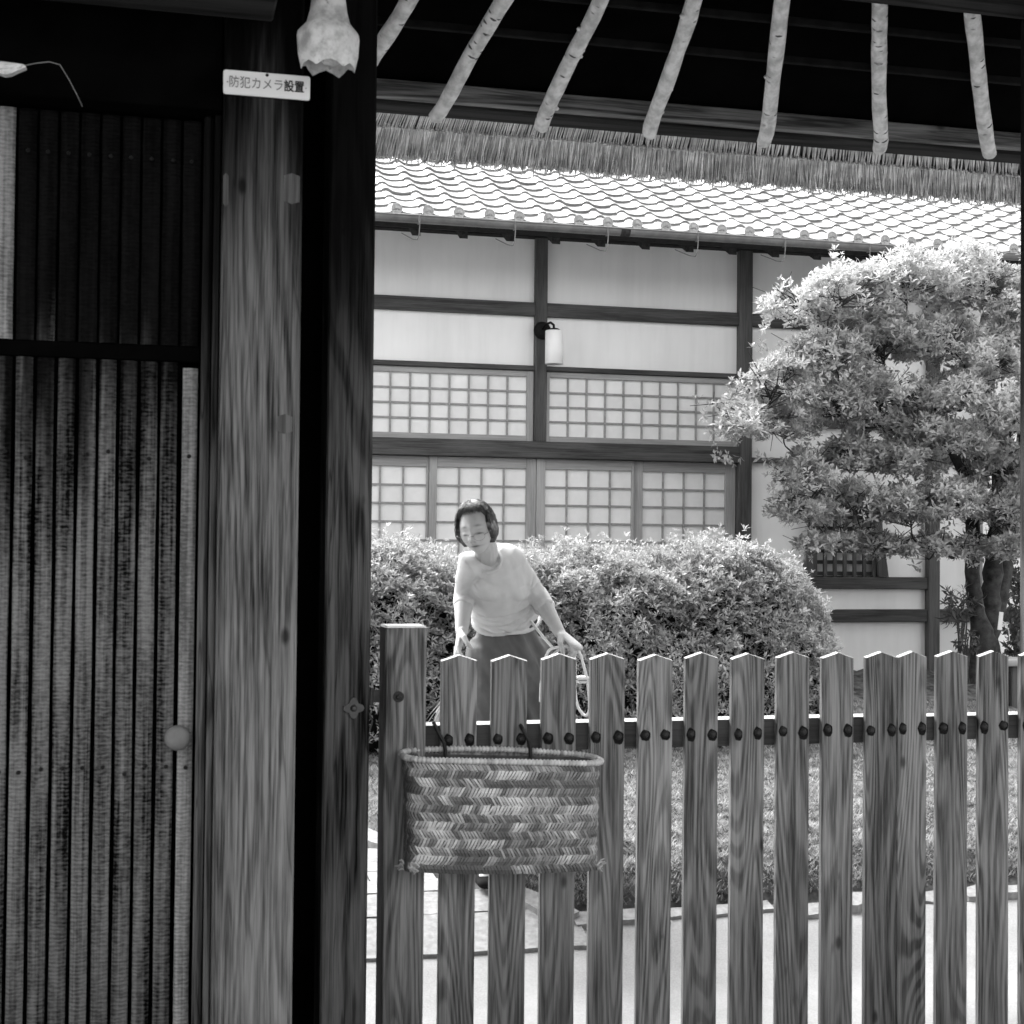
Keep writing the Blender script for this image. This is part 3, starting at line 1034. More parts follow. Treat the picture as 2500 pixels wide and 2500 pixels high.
# reed fringe: an upper mat of even reeds, then the ragged cut ends
def reeds(name, n_, y0, z0, y1, z1, jit, rad, lean, tl, th, xr=(0.2, 5.0)):
    xs = np.linspace(xr[0], xr[1], n_) + RNG.normal(0, (xr[1] - xr[0]) / n_ * (0.12 if 'mat' in name else 0.5), n_)
    V_, F_, T_ = [], [], []
    for x in xs:
        le = lean(x) + RNG.normal(0, jit)
        yy0 = y0 + RNG.normal(0, 0.006); yy1 = y1 + RNG.normal(0, 0.012)
        zz1 = z1 + RNG.normal(0, 0.003 if 'mat' in name else 0.008)
        zz0 = z0 + RNG.normal(0, 0.001 if 'mat' in name else 0.005)
        r_ = rad * RNG.uniform(0.7, 1.3)
        b0 = len(V_)
        for (X_, Y_, Z_) in ((x, yy0, zz0), (x + le, yy1, zz1)):
            V_ += [(X_ - r_, Y_, Z_), (X_ + r_ * 0.6, Y_ - r_ * 0.9, Z_ - r_ * 0.5), (X_ + r_ * 0.6, Y_ + r_ * 0.9, Z_ + r_ * 0.5)]
        F_ += [(b0, b0 + 1, b0 + 4, b0 + 3), (b0 + 1, b0 + 2, b0 + 5, b0 + 4), (b0 + 2, b0, b0 + 3, b0 + 5)]
        T_ += [RNG.uniform(tl, th)] * 6
    c = np.array((2.4, 6.1, 3.3))
    props(link(name, np_mesh(name, np.array(V_) - c, F_, MAT['reed'], T_), tuple(c), gate), kind='stuff')


fan = lambda x: 0.225 * (0.045 + (x - 1.1) * 0.215)
fan2 = lambda x: 0.19 * (0.045 + (x - 1.1) * 0.215)
reeds('reed_mat', 560, 5.90, 3.316, 6.125, 3.299, 0.0015, 0.0036, fan, 0.42, 0.72)
reeds('reed_mat', 420, 5.91, 3.332, 6.13, 3.314, 0.004, 0.0048, fan, 0.06, 0.2)
reeds('reed_fringe', 3000, 6.11, 3.304, 6.30, 3.228, 0.009, 0.0028, fan2, 0.3, 0.8)
reeds('reed_fringe', 2200, 6.13, 3.318, 6.33, 3.243, 0.012, 0.0030, fan2, 0.22, 0.6)
reeds('reed_fringe', 1600, 6.19, 3.292, 6.315, 3.222, 0.022, 0.0030, lambda x: 0.6 * fan2(x), 0.3, 0.75)
reeds('reed_fringe', 420, 6.20, 3.30, 6.325, 3.205, 0.03, 0.0026, lambda x: 0.6 * fan2(x), 0.4, 0.8)
m = MB()
for x in np.arange(0.2, 5.0, 0.0125):
    m.tube([(x, 6.115, 3.297), (x + 0.010, 6.118, 3.301)], 0.006 * random.uniform(0.7, 1.2), 5, tone=random.uniform(0.4, 0.75))
props(m.build('reed_stitching', MAT['reed'], gate), kind='stuff')

# ================================================================ SLATTED DOOR
door = thing('slatted_door', 'weathered door of narrow upright slats left of the sign post', 'door', (-0.3, 4.02, -0.262))
box('frame_post', MAT['inner_post'], door, 0.082, 0.106, 3.975, 4.05, -0.262, 2.666, 0.008)
box('frame_post', MAT['inner_post'], door, 0.110, 0.1285, 3.965, 4.05, -0.262, 2.666, 0.004)
box('rail', MAT['soot'], door, -1.0, 0.080, 4.018, 4.05, 1.992, 2.036, 0.003)
box('backing', MAT['soot'], door, -1.0, 0.080, 4.052, 4.07, -0.262, 2.666, 0)


def slat_mesh(w_, z0, z1):
    m_ = MB()
    k = 6
    pr_ = [(-w_ / 2 + w_ * i / k, -0.007 * math.sin(math.pi * i / k) ** 0.35 if 0 < i < k else 0.0) for i in range(k + 1)]
    nz = 9
    vs_ = []
    for j in range(nz):
        z = z0 + (z1 - z0) * j / (nz - 1)
        wob = random.uniform(-0.0012, 0.0012)
        vs_ += [(x + wob, y_, z) for x, y_ in pr_]
    n_ = k + 1
    fs_ = [(j * n_ + i, j * n_ + i + 1, (j + 1) * n_ + i + 1, (j + 1) * n_ + i) for j in range(nz - 1) for i in range(k)]
    m_.add(vs_, fs_)
    return m_.mesh('slat', MAT['slat'], smooth=True)


sl_lo = [slat_mesh(0.0435, -1.22, 1.02) for _ in range(3)]
sl_hi = [slat_mesh(0.0465, -0.31, 0.31) for _ in range(3)]
nm = MB().lathe([(0.0, -0.006), (0.004, -0.005), (0.006, 0.0), (0.0, 0.0)], n=8, axis='y').mesh('nail', MAT['iron'])
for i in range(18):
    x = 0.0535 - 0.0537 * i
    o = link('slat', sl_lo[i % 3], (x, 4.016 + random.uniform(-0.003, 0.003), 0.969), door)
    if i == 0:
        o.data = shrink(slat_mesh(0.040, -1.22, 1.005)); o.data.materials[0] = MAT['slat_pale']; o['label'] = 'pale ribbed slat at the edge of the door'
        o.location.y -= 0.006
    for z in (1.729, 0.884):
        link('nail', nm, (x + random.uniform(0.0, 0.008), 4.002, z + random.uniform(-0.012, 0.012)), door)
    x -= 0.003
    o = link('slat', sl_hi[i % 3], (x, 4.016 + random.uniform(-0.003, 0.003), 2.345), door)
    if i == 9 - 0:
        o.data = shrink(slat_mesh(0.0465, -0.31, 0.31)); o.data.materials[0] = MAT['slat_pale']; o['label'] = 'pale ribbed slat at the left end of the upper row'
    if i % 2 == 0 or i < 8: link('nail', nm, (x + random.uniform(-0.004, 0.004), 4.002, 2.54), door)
MB().lathe([(0.0, -0.034), (0.020, -0.033), (0.031, -0.027), (0.0345, -0.016), (0.033, -0.006), (0.02, 0.0), (0.0, 0.0)], (0.034, 3.995, 0.971), 24, 'y').build('knob', MAT['knob'], door, smooth=True)

# ---- notice on the post
sg = thing('sign', 'white rectangular notice with dark Japanese lettering at the top of the post', 'sign', (0.2425, 3.886, 2.70))
pts = []
for (cx_, cz_, a0) in ((0.352, 2.759, 0), (0.134, 2.759, 90), (0.134, 2.707, 180), (0.352, 2.707, 270)):
    for k in range(5):
        a = R(a0 + k * 22.5)
        pts.append((cx_ + 0.0065 * math.cos(a), cz_ + 0.0065 * math.sin(a)))
MB().prism(pts, 3.8885, 3.8935, 'y').build('plate', MAT['sign_plate'], sg)
MB().lathe([(0.0, -0.004), (0.003, -0.0035), (0.0045, 0.0), (0.0, 0.0)], (0.243, 3.8880, 2.7595), 12, 'y').build('screw', MAT['iron'], sg)


def lettering(txt, x, z, size, mat, off):
    c = bpy.data.curves.new('t', 'FONT')
    c.body = txt; c.size = size; c.offset = off; c.extrude = 0.0006; c.fill_mode = 'FRONT'; c.resolution_u = 3
    c.align_x = 'LEFT'; c.align_y = 'CENTER'
    c.space_character = 1.0
    t_ = bpy.data.objects.new('t', c); COL.objects.link(t_)
    bpy.context.view_layer.update()
    me = bpy.data.meshes.new_from_object(t_.evaluated_get(bpy.context.evaluated_depsgraph_get()))
    bpy.data.objects.remove(t_)
    co = np.array([v.co[:] for v in me.vertices])
    w_ = co[:, 0].max() - co[:, 0].min()
    me.materials.clear(); me.materials.append(mat)
    o = link('lettering', me, (x, 3.8876, z), sg, rot=(math.pi / 2, 0, 0))
    return o, co[:, 0].min() * 0.86, co[:, 0].max() * 0.86


o, a_, b_ = lettering('防犯カメラ', 0, 2.7325, 0.0300, MAT['sign_grey'], 0.0)
k_ = (0.2845 - 0.1435) * 0.86 / (b_ - a_)
o.scale = (k_, 1.12, 1); o.location.x = (0.1435 - 0.2425) * 0.86 - a_ * k_
o, a_, b_ = lettering('設置', 0, 2.7325, 0.0300, MAT['sign_black'], 0.0005)
k_ = (0.3425 - 0.2885) * 0.86 / (b_ - a_)
o.scale = (k_, 1.12, 1); o.location.x = (0.2885 - 0.2425) * 0.86 - a_ * k_
for x_, w_ in ((0.1385, 0.0022), (0.3475, 0.0014)):
    box('lettering', MAT['sign_grey'], sg, x_ - w_, x_ + w_, 3.8874, 3.8883, 2.7325 - 0.0012, 2.7325 + 0.0012, 0)

# ---- dusty lamp shades under the beam
def shade_lamp(cx_, zb, label, sc_=1.0):
    t_ = thing('hanging_lamp', label, 'lamp', (cx_, 3.79, zb))
    prof_ = [(0.034, 0.34), (0.036, 0.26), (0.042, 0.20), (0.049, 0.15), (0.057, 0.118), (0.078, 0.092), (0.080, 0.078), (0.077, 0.032), (0.068, 0.008)]
    m_ = MB(); n_ = 24
    vs_, fs_ = [], []
    for j, (r_, h) in enumerate(prof_):
        for k in range(n_):
            a = 2 * math.pi * k / n_
            lob = 1 + 0.10 * (abs(math.cos(3 * a)) - 0.6) * (1 if j > 4 else 0.3)
            drop = (0.018 * abs(math.cos(3 * a)) ** 3 if j == len(prof_) - 1 else 0)
            vs_.append((cx_ + r_ * lob * sc_ * math.cos(a), 3.79 + r_ * lob * sc_ * 0.8 * math.sin(a), zb + (h - drop) * sc_ + 0.01))
    for j in range(len(prof_) - 1):
        for k in range(n_):
            l_ = (k + 1) % n_
            fs_.append((j * n_ + k, j * n_ + l_, (j + 1) * n_ + l_, (j + 1) * n_ + k))
    m_.add(vs_, fs_)
    m_.build('shade', MAT['dusty'], t_, smooth=True)
    MB().lathe([(0.0, -0.034), (0.02, -0.03), (0.036, -0.010), (0.040, 0.012), (0.034, 0.034), (0.018, 0.052), (0.0, 0.056)], (cx_ + 0.006, 3.775, zb + 0.045), 20).build('bulb', MAT['dusty'], t_, smooth=True)
    MB().tube([(cx_, 3.79, zb + 0.33), (cx_, 3.79, zb + 0.42)], 0.012, 8).build('cord', MAT['iron'], t_)
    return t_


def dusty_mat():
    t = NT('dusty_glass')
    n1 = t.noise(t.coords(rand=False), 22, 4, 0.65)
    n2 = t.noise(t.coords(rand=False), 70, 3, 0.6)
    v = t.math('MULTIPLY', t.ramp(n1, 0.3, 0.62, 0.30, 0.60), t.ramp(n2, 0.28, 0.42, 0.55, 1.0))
    t.grey(v)
    return t.done(0.5, 0.3)


MAT['dusty'] = dusty_mat()
shade_lamp(0.396, 2.752, 'dusty flared lamp shade hanging right of the white sign')
fr_ = thing('weathered_scrap', 'pale weathered scrap hanging by a wire at the left edge', 'scrap', (-0.43, 3.82, 2.67))
m = MB()
pts = [(-0.56, 2.704), (-0.50, 2.708), (-0.42, 2.709), (-0.372, 2.706), (-0.366, 2.700), (-0.385, 2.690), (-0.402, 2.680), (-0.418, 2.676), (-0.440, 2.682), (-0.47, 2.690), (-0.52, 2.682), (-0.56, 2.69)]
m.prism(pts, 3.80, 3.825, 'y')
m.tube([(-0.55, 3.806, 2.699), (-0.44, 3.80, 2.697), (-0.385, 3.806, 2.701)], [0.010, 0.013, 0.006], 8)
m.build('scrap', MAT['dusty'], fr_)
MB().tube([(-0.372, 3.81, 2.706), (-0.34, 3.80, 2.712), (-0.31, 3.80, 2.718), (-0.285, 3.81, 2.716), (-0.265, 3.84, 2.69), (-0.245, 3.88, 2.66), (-0.235, 3.92, 2.645)], 0.0012, 5).build('wire', MAT['hanger'], fr_)

# ================================================================ PICKET GATE LEAVES
gl = thing('picket_gate', 'long picket gate leaf with square end post, basket hung on it', 'gate', (1.6, 4.56, -0.262))
gr = thing('picket_gate', 'shorter picket gate leaf at the right, butted against the long leaf', 'gate', (3.0, 4.56, -0.262))
gl['group'] = gr['group'] = 'picket gate leaves'


def picket_mesh(w_, ztop):
    m_ = MB()
    h = ztop - 0.019
    pr_ = [(-w_ / 2, -0.262), (w_ / 2, -0.262), (w_ / 2, h), (0, ztop), (-w_ / 2, h)]
    # board with small chamfers on the long edges
    b_ = 0.003
    vs_, fs_ = [], []
    for yy, inn in ((0.0, b_), (b_, 0.0), (0.021, 0.0)):
        for x, z in pr_:
            xx = x - math.copysign(inn, x) if abs(x) > 1e-6 else x
            vs_.append((xx, yy, z - ((0.021 - yy) * 0.10 if z > 0 else 0)))      # tops shed water to the front
    fs_.append((0, 1, 2, 3, 4))
    for a in (0, 5):
        for i in range(5):
            j = (i + 1) % 5
            fs_.append((a + i, a + 5 + i, a + 5 + j, a + j))
    fs_.append((10, 14, 13, 12, 11))
    m_.add(vs_, fs_)
    me = m_.mesh('picket', MAT['picket'])
    me.materials.append(MAT['picket_top'])
    for p in me.polygons:
        if p.normal.z > 0.35: p.material_index = 1  # upward faces take the pale colour with the sky's brightness in it
    return me


nail_me = MB().lathe([(0.0, -0.010), (0.006, -0.0095), (0.011, -0.004), (0.0125, 0.0), (0.0, 0.0)], n=12, axis='y').mesh('nail_head', MAT['nail'])
stain_me = MB().prism([(0.0165 * math.cos(k / 14 * 6.283) * (1 + 0.1 * math.sin(k * 2.1)), 0.021 * math.sin(k / 14 * 6.283) * (1 + 0.12 * math.sin(k * 1.7)) - 0.003) for k in range(14)], -0.0012, 0.001, 'y').mesh('iron_stain', MAT['stain'])
PK = [0.921, 1.088, 1.254, 1.4205, 1.5875, 1.7515, 1.9165, 2.0845, 2.2485, 2.4115, 2.530, 2.684, 2.8505, 3.015, 3.18, 3.345]
for i, x in enumerate(PK):
    leaf_ = gl if i < 10 else gr
    w_ = random.uniform(0.1165, 0.1195) if i != 10 else 0.110
    me = picket_mesh(w_, 1.143 + random.uniform(-0.004, 0.004))
    y_ = 4.54 + random.uniform(-0.003, 0.003)
    o = link('picket', me, (x, y_, 0.0), leaf_, rot=(0, random.uniform(-0.0012, 0.0012), 0))
    for dx in (-0.037, 0.037):
        nx_, nz_ = x + dx + random.uniform(-0.003, 0.003), 0.869 + 0.0045 * (x - 0.9) + random.uniform(-0.004, 0.004)
        link('nail_head', nail_me, (nx_, y_ - 0.0012, nz_), leaf_)
        link('iron_stain', stain_me, (nx_, y_, nz_), leaf_, scale=(random.uniform(0.85, 1.1), 1, random.uniform(0.85, 1.2)))
for (a, b_, z0, z1, lf) in ((0.812, 2.474, 0.826, 0.921, gl), (2.476, 4.4, 0.828, 0.918, gr), (0.812, 2.474, -0.258, -0.228, gl), (2.476, 4.4, -0.258, -0.228, gr)):
    me_o = MB().prism([(4.564, z0), (4.564, z1 - 0.006), (4.566, z1 - 0.005), (4.604, z1), (4.604, z0)], a, b_, 'x').build('rail', MAT['rail_x'], lf)
    me_o.data.materials.append(MAT['picket_top'])
    for p in me_o.data.polygons:
        if p.normal.z > 0.5: p.material_index = 1
st = box('end_post', MAT['picket'], gl, 0.678, 0.812, 4.53, 4.66, -0.262, 1.238, 0.006)
st.data.materials.append(MAT['picket_top'])
for p in st.data.polygons:
    if p.normal.z > 0.5: p.material_index = 1
MB().lathe([(0.0, -0.008), (0.006, -0.008), (0.009, -0.002), (0.017, -0.0015), (0.018, 0.0), (0.0, 0.0)], (0.722, 4.5295, 1.013), 16, 'y').build('bolt', MAT['nail'], gl)
m = MB().box(0.634, 0.690, 4.632, 4.640, 0.985, 1.026, 0.002).tube([(0.650, 4.636, 0.975), (0.650, 4.636, 1.034)], 0.008, 10)
m.build('hinge', MAT['old_iron'], gl)
m = MB().box(0.634, 0.690, 4.632, 4.640, -0.16, -0.12, 0.002).tube([(0.650, 4.636, -0.17), (0.650, 4.636, -0.11)], 0.008, 10)
m.build('hinge', MAT['old_iron'], gl)

# ---- woven basket hung on the gate
bk = thing('basket', 'woven bamboo basket hanging on the front of the picket gate', 'basket', (1.045, 4.42, 0.47))


def bk_section(t_):
    """half width, depth centre, half depth at height fraction t_ (0 bottom .. 1 rim)"""
    return 0.305 + 0.012 * t_ + 0.012 * max(0, 0.12 - t_) / 0.12, 4.452, 0.045 + 0.040 * t_ ** 0.7


_arc = {}


def bk_outline(t_):
    """even steps of length round a rounded rectangle: x, y, normal"""
    key = round(t_, 2)
    if key not in _arc:
        hw, yc, hd = bk_section(key)
        rc = min(hd * 0.96, 0.022 + 0.055 * key)
        P_, N_ = [], []
        for (sx, sy, a0) in ((-1, -1, 180), (1, -1, 270), (1, 1, 0), (-1, 1, 90)):
            for k in range(13):
                a = R(a0 + 90 * k / 12)
                P_.append((sx * (hw - rc) + rc * math.cos(a), sy * (hd - rc) + rc * math.sin(a))); N_.append((math.cos(a), math.sin(a)))
        P_ = np.array(P_ + [P_[0]]); N_ = np.array(N_ + [N_[0]])
        L_ = np.concatenate([[0], np.cumsum(np.hypot(*np.diff(P_, axis=0).T))])
        _arc[key] = (L_ / L_[-1], P_, N_)
    return _arc[key]


def bk_point(s_, t_, off=0.0):
    """s_ runs round the basket 0..1 (front is about 0..0.5 left to right)"""
    L_, P_, N_ = bk_outline(t_)
    s2 = (s_ + 0.004) % 1.0
    x, y_ = np.interp(s2, L_, P_[:, 0]), np.interp(s2, L_, P_[:, 1])
    nx2, ny2 = np.interp(s2, L_, N_[:, 0]), np.interp(s2, L_, N_[:, 1])
    yc = bk_section(t_)[1]
    z = 0.468 + 0.345 * t_ - 0.010 * (1 - t_) * math.cos((x + 0.06) / 0.31 * 1.5) - 0.014 * x / 0.31 + 0.006
    if y_ < 0: yb = -0.012 * math.cos(x / 0.31 * 1.55) * math.sin(math.pi * min(max(t_, 0), 1))
    else: yb = 0
    return Vector((1.045 + x, yc + y_ + yb, z)) + Vector((nx2, ny2, 0)) * off


m = MB()
ns, nt = 80, 10
vs_, fs_ = [], []
for j in range(nt + 1):
    for i in range(ns): vs_.append(bk_point(i / ns, j / nt, -0.004))
for j in range(nt):
    for i in range(ns): fs_.append((j * ns + i, j * ns + (i + 1) % ns, (j + 1) * ns + (i + 1) % ns, (j + 1) * ns + i))
fs_.append(tuple(range(ns)))
m.add(vs_, fs_)
m.build('lining', MAT['basket_dark'], bk)
# herringbone strips: rows of slanted splints, slant alternating row by row
m = MB()
rowsn = 13
for r_ in range(rowsn):
    t0, t1 = r_ / rowsn, (r_ + 1.12) / rowsn
    n_ = 132
    sl = 1 if r_ % 2 else -1
    ph = random.random()
    run = 0.0
    for i in range(n_):
        s0 = (i + ph) / n_ % 1.0
        wv = 0.0031 * random.uniform(0.75, 1.1)
        ds = 0.0065 * sl * random.uniform(0.8, 1.2)
        jt = random.uniform(-0.004, 0.012)
        run = run * 0.8 + random.gauss(0, 0.10)
        left = 1.0 - min(s0 * 2, 1) if s0 < 0.5 else 0.3
        tn_ = 0.36 + (0.07 if sl > 0 else -0.05) + max(run, -0.10) * (0.7 + 2.6 * left) + random.uniform(-0.10, 0.10)
        tn_ = min(max(tn_, 0.2), 1.0)
        q = []
        for (ss, tt, of) in ((s0 - ds - wv, t0 - jt, -0.002), (s0 - ds + wv, t0 - jt, -0.002), (s0 + wv, (t0 + t1) / 2, 0.0018), (s0 - wv, (t0 + t1) / 2, 0.0018), (s0 + ds + wv, t1 + jt, -0.0015), (s0 + ds - wv, t1 + jt, -0.0015)):
            q.append(bk_point(ss % 1.0, min(max(tt, 0.0), 1.0), of))
        m.add(q, [(0, 1, 2, 3), (3, 2, 4, 5)], tn_)
me_o = m.build('weave', MAT['bamboo'], bk)
props(me_o, kind='stuff')
# wrapped rim
pts, rad = [], []
nr = 620
for i in range(nr):
    s_ = i / nr
    p = bk_point(s_, 1.0, 0.004)
    p.z += 0.004 + 0.014 * (1 if s_ > 0.5 else 0) * math.sin((s_ - 0.5) * 2 * math.pi) if s_ > 0.5 else 0.004
    pts.append(p)
    w_ = (i % 5)
    rad.append(0.0088 + (0.0018 if w_ in (1, 2, 3) else -0.0012) + random.uniform(-0.0006, 0.0006))
m = MB().tube(pts, rad, 8, closed=True)
for k in range(nr):
    tn_ = 0.5
    if k % 5 == 0: band = random.choice((0.45, 0.55, 0.62, 0.7, 0.3 if random.random() < 0.2 else 0.6))
    for j in range(8): m.t[k * 8 + j] = band
m.build('rim', MAT['bamboo_rim'], bk, smooth=True)
for s_ in (0.03, 0.455, 0.985, 0.53):      # frayed corners at the bottom
    m = MB()
    for q in range(9):
        p = bk_point(s_ + random.uniform(-0.012, 0.012), 0.01 + random.uniform(0, 0.05), 0.0)
        d = Vector((p.x - 1.045, 0, 0)).normalized()
        e_ = p + d * random.uniform(0.008, 0.026) + Vector((0, random.uniform(-0.012, 0.012), random.uniform(-0.014, 0.02)))
        m.tube([p, (p + e_) / 2 + Vector((0, 0, 0.004)), e_], [0.0035, 0.003, 0.002], 5, tone=random.uniform(0.4, 0.9))
    m.build('frayed_corner', MAT['bamboo'], bk)
for x in (0.872, 1.152):
    MB().tube([(x - 0.03, 4.56, 0.925), (x - 0.022, 4.525, 0.90), (x - 0.004, 4.515, 0.865), (x, 4.515, 0.842), (x + 0.001, 4.512, 0.80), (x + 0.001, 4.53, 0.80)], 0.0065, 8).build('tie', MAT['tie'], bk)
MODEL = None

# ================================================================ FOLIAGE
def rosettes(C, A, nl, L, W, spread, sj, tone, fold=0.12, curl=0.15, seed=1):
    """whorls of folded leaves: C centres (n,3), A unit axes (n,3), tone (n,)"""
    rg = np.random.default_rng(seed)
    n_ = len(C)
    ref = np.where(np.abs(A[:, 2:3]) < 0.9, np.array([[0, 0, 1.0]]), np.array([[1.0, 0, 0]]))
    U_ = np.cross(A, ref); U_ /= np.linalg.norm(U_, axis=1, keepdims=True)
    W_ = np.cross(A, U_)
    Vs, Ts = [], []
    ph0 = rg.random(n_) * 6.283
    rs = rg.uniform(0.6, 1.25, n_)
    for k in range(nl):
        ph = ph0 + k * 6.283 / nl * (1.0 if nl < 9 else 1.0) + rg.normal(0, 0.25, n_) + (2.4 * (k % 2))
        s_ = np.clip(spread + rg.normal(0, sj, n_), 0.1, 2.2)
        rad = U_ * np.cos(ph)[:, None] + W_ * np.sin(ph)[:, None]
        d = A * np.cos(s_)[:, None] + rad * np.sin(s_)[:, None]
        nn = A * np.sin(s_)[:, None] - rad * np.cos(s_)[:, None]
        sd = np.cross(d, nn)
        tw = rg.normal(0, 0.3, n_)
        sd2 = sd * np.cos(tw)[:, None] + nn * np.sin(tw)[:, None]
        l_ = (L * rs * rg.uniform(0.6, 1.25, n_))[:, None]; w_ = (W * rs * rg.uniform(0.7, 1.25, n_))[:, None] / 2
        b = C + d * l_ * 0.06
        c = C + d * l_ * 0.58
        lf = c + sd2 * w_ + nn * w_ * fold * 3
        rt = c - sd2 * w_ + nn * w_ * fold * 3
        tp = C + d * l_ - nn * l_ * curl
        Vs.append(np.stack([b, lf, c, rt, tp], 1))
        Ts.append(np.repeat(np.clip(tone + rg.normal(0, 0.10, n_), 0, 1)[:, None], 5, 1))
    V_ = np.concatenate(Vs).reshape(-1, 3)
    T_ = np.concatenate(Ts).ravel()
    i0 = np.arange(len(V_) // 5)[:, None] * 5
    F_ = np.concatenate([i0 + np.array([[0, 1, 2]]), i0 + np.array([[0, 2, 3]]), i0 + np.array([[1, 4, 2]]), i0 + np.array([[2, 4, 3]])])
    return V_, F_, T_


# ---- azalea hedge
hedge = thing('azalea_hedge', 'clipped azalea hedge in front of the paper windows', 'hedge', (2.2, 8.6, 0.2))


def hedge_top(x):
    t_ = min(max((4.24 - x) / 1.0, 0), 1)
    return 0.25 + (1.135 + 0.02 * min(x, 3) + 0.05 * math.sin(x * 2.1) + 0.035 * math.sin(x * 5.3 + 1) + 0.02 * mnoise.noise(Vector((x * 6, 0, 0)))) * (1 - (1 - t_) ** 2.6) ** 0.5 if x < 4.24 else 0.25


def hedge_pt(x, v):
    """v 0..1 runs from the front foot over the top to the back foot"""
    h = hedge_top(x) - 0.2
    t_ = min(max((4.26 - x) / 1.0, 0.02), 1)
    hd = 0.72 * (1 - (1 - t_) ** 2.4) ** 0.5
    a = math.pi * v
    e = 0.45
    yy = -math.copysign(abs(math.cos(a)) ** e, math.cos(a)) * hd
    zz = abs(math.sin(a)) ** 0.55 * h
    lump = 0.09 * mnoise.noise(Vector((x * 2.6, v * 7, 1.0))) + 0.05 * mnoise.noise(Vector((x * 7, v * 18, 2.0)))
    p = Vector((x, 8.72 + yy, 0.2 + zz))
    nrm = Vector((0.35 * max(0, (x - 3.5)), -math.cos(a), math.sin(a) + 0.05)).normalized()
    return p + nrm * lump, nrm


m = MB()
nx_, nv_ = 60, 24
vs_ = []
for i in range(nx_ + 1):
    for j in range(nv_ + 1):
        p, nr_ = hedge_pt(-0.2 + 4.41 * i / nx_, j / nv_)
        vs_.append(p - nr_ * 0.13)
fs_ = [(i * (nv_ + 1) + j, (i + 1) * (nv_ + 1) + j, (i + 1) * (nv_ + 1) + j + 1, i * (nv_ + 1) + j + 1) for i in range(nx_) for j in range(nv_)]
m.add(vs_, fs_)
m.build('dark_core', MAT['core'], hedge)  # closed dark shell: shade inside the hedge put into its colour
C_, A_, T_ = [], [], []
rr = random.Random(3)
for i in range(30000):
    x = rr.uniform(-0.1, 4.22)
    v = rr.random() ** 0.9 * 0.70
    p, nr_ = hedge_pt(x, v)
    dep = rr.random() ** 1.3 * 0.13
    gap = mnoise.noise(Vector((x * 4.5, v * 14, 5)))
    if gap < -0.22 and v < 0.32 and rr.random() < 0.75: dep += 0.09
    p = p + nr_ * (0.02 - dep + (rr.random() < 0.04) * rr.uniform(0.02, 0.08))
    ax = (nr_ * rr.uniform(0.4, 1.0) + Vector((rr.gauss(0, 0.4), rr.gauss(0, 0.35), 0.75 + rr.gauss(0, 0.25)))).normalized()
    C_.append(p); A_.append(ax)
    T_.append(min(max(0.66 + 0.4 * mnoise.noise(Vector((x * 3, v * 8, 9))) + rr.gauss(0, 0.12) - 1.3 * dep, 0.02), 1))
for i in range(320):                        # taller shoots on top
    x = rr.uniform(0.3, 4.1)
    p, nr_ = hedge_pt(x, rr.uniform(0.3, 0.6))
    hh = rr.uniform(0.03, 0.13)
    for k in range(3):
        C_.append(p + Vector((rr.gauss(0, 0.01), rr.gauss(0, 0.01), hh * (0.3 + 0.35 * k)))); A_.append(Vector((rr.gauss(0, 0.2), rr.gauss(0, 0.2), 1)).normalized()); T_.append(rr.uniform(0.6, 0.95))
V_, F_, Tn = rosettes(np.array(C_), np.array(A_), 7, 0.039, 0.0115, 0.85, 0.45, np.array(T_), seed=11)
org = np.array((2.2, 8.6, 0.2))
props(link('foliage', np_mesh('foliage', V_ - org, F_, MAT['azalea'], Tn), tuple(org), hedge), kind='stuff')
m = MB()
for i in range(60):
    x = rr.uniform(0.2, 4.0); y_ = rr.uniform(8.05, 8.5)
    p = Vector((x, y_, 0.15)); pts = [p]
    for k in range(4):
        p = p + Vector((rr.gauss(0, 0.05), rr.gauss(-0.02, 0.04), 0.12)); pts.append(p.copy())
    m.tube(pts, [0.009, 0.008, 0.007, 0.005, 0.003], 5)
props(m.build('stems', MAT['twig'], hedge), kind='stuff')

# ---- garden tree
tree = thing('garden_tree', 'broad-leaved evergreen tree with forked mossy trunk at the right', 'tree', (6.7, 10.85, 0.3))
m = MB()


def limb(pts, rads, n_=10, wob=0.02, seed=0):
    rg = random.Random(seed)
    P_ = [Vector(p) for p in pts]
    out, ro = [], []
    for i in range(len(P_) - 1):
        for k in range(5):
            t_ = k / 5
            p0 = P_[max(i - 1, 0)]; p1 = P_[i]; p2 = P_[i + 1]; p3 = P_[min(i + 2, len(P_) - 1)]
            q = 0.5 * ((2 * p1) + (p2 - p0) * t_ + (2 * p0 - 5 * p1 + 4 * p2 - p3) * t_ ** 2 + (-p0 + 3 * p1 - 3 * p2 + p3) * t_ ** 3)
            r_ = rads[i] + (rads[i + 1] - rads[i]) * t_
            out.append(q + Vector((rg.gauss(0, 1), rg.gauss(0, 1), rg.gauss(0, 1))) * r_ * wob * 2)
            ro.append(r_ * (1 + rg.gauss(0, 0.05)))
    out.append(P_[-1]); ro.append(rads[-1])
    return out, ro


def add_limb(name, pts, rads, seed, n_=10):
    a, b_ = limb(pts, rads, seed=seed)
    MB().tube(a, b_, n_).build(name, MAT['bark'], tree, smooth=True)


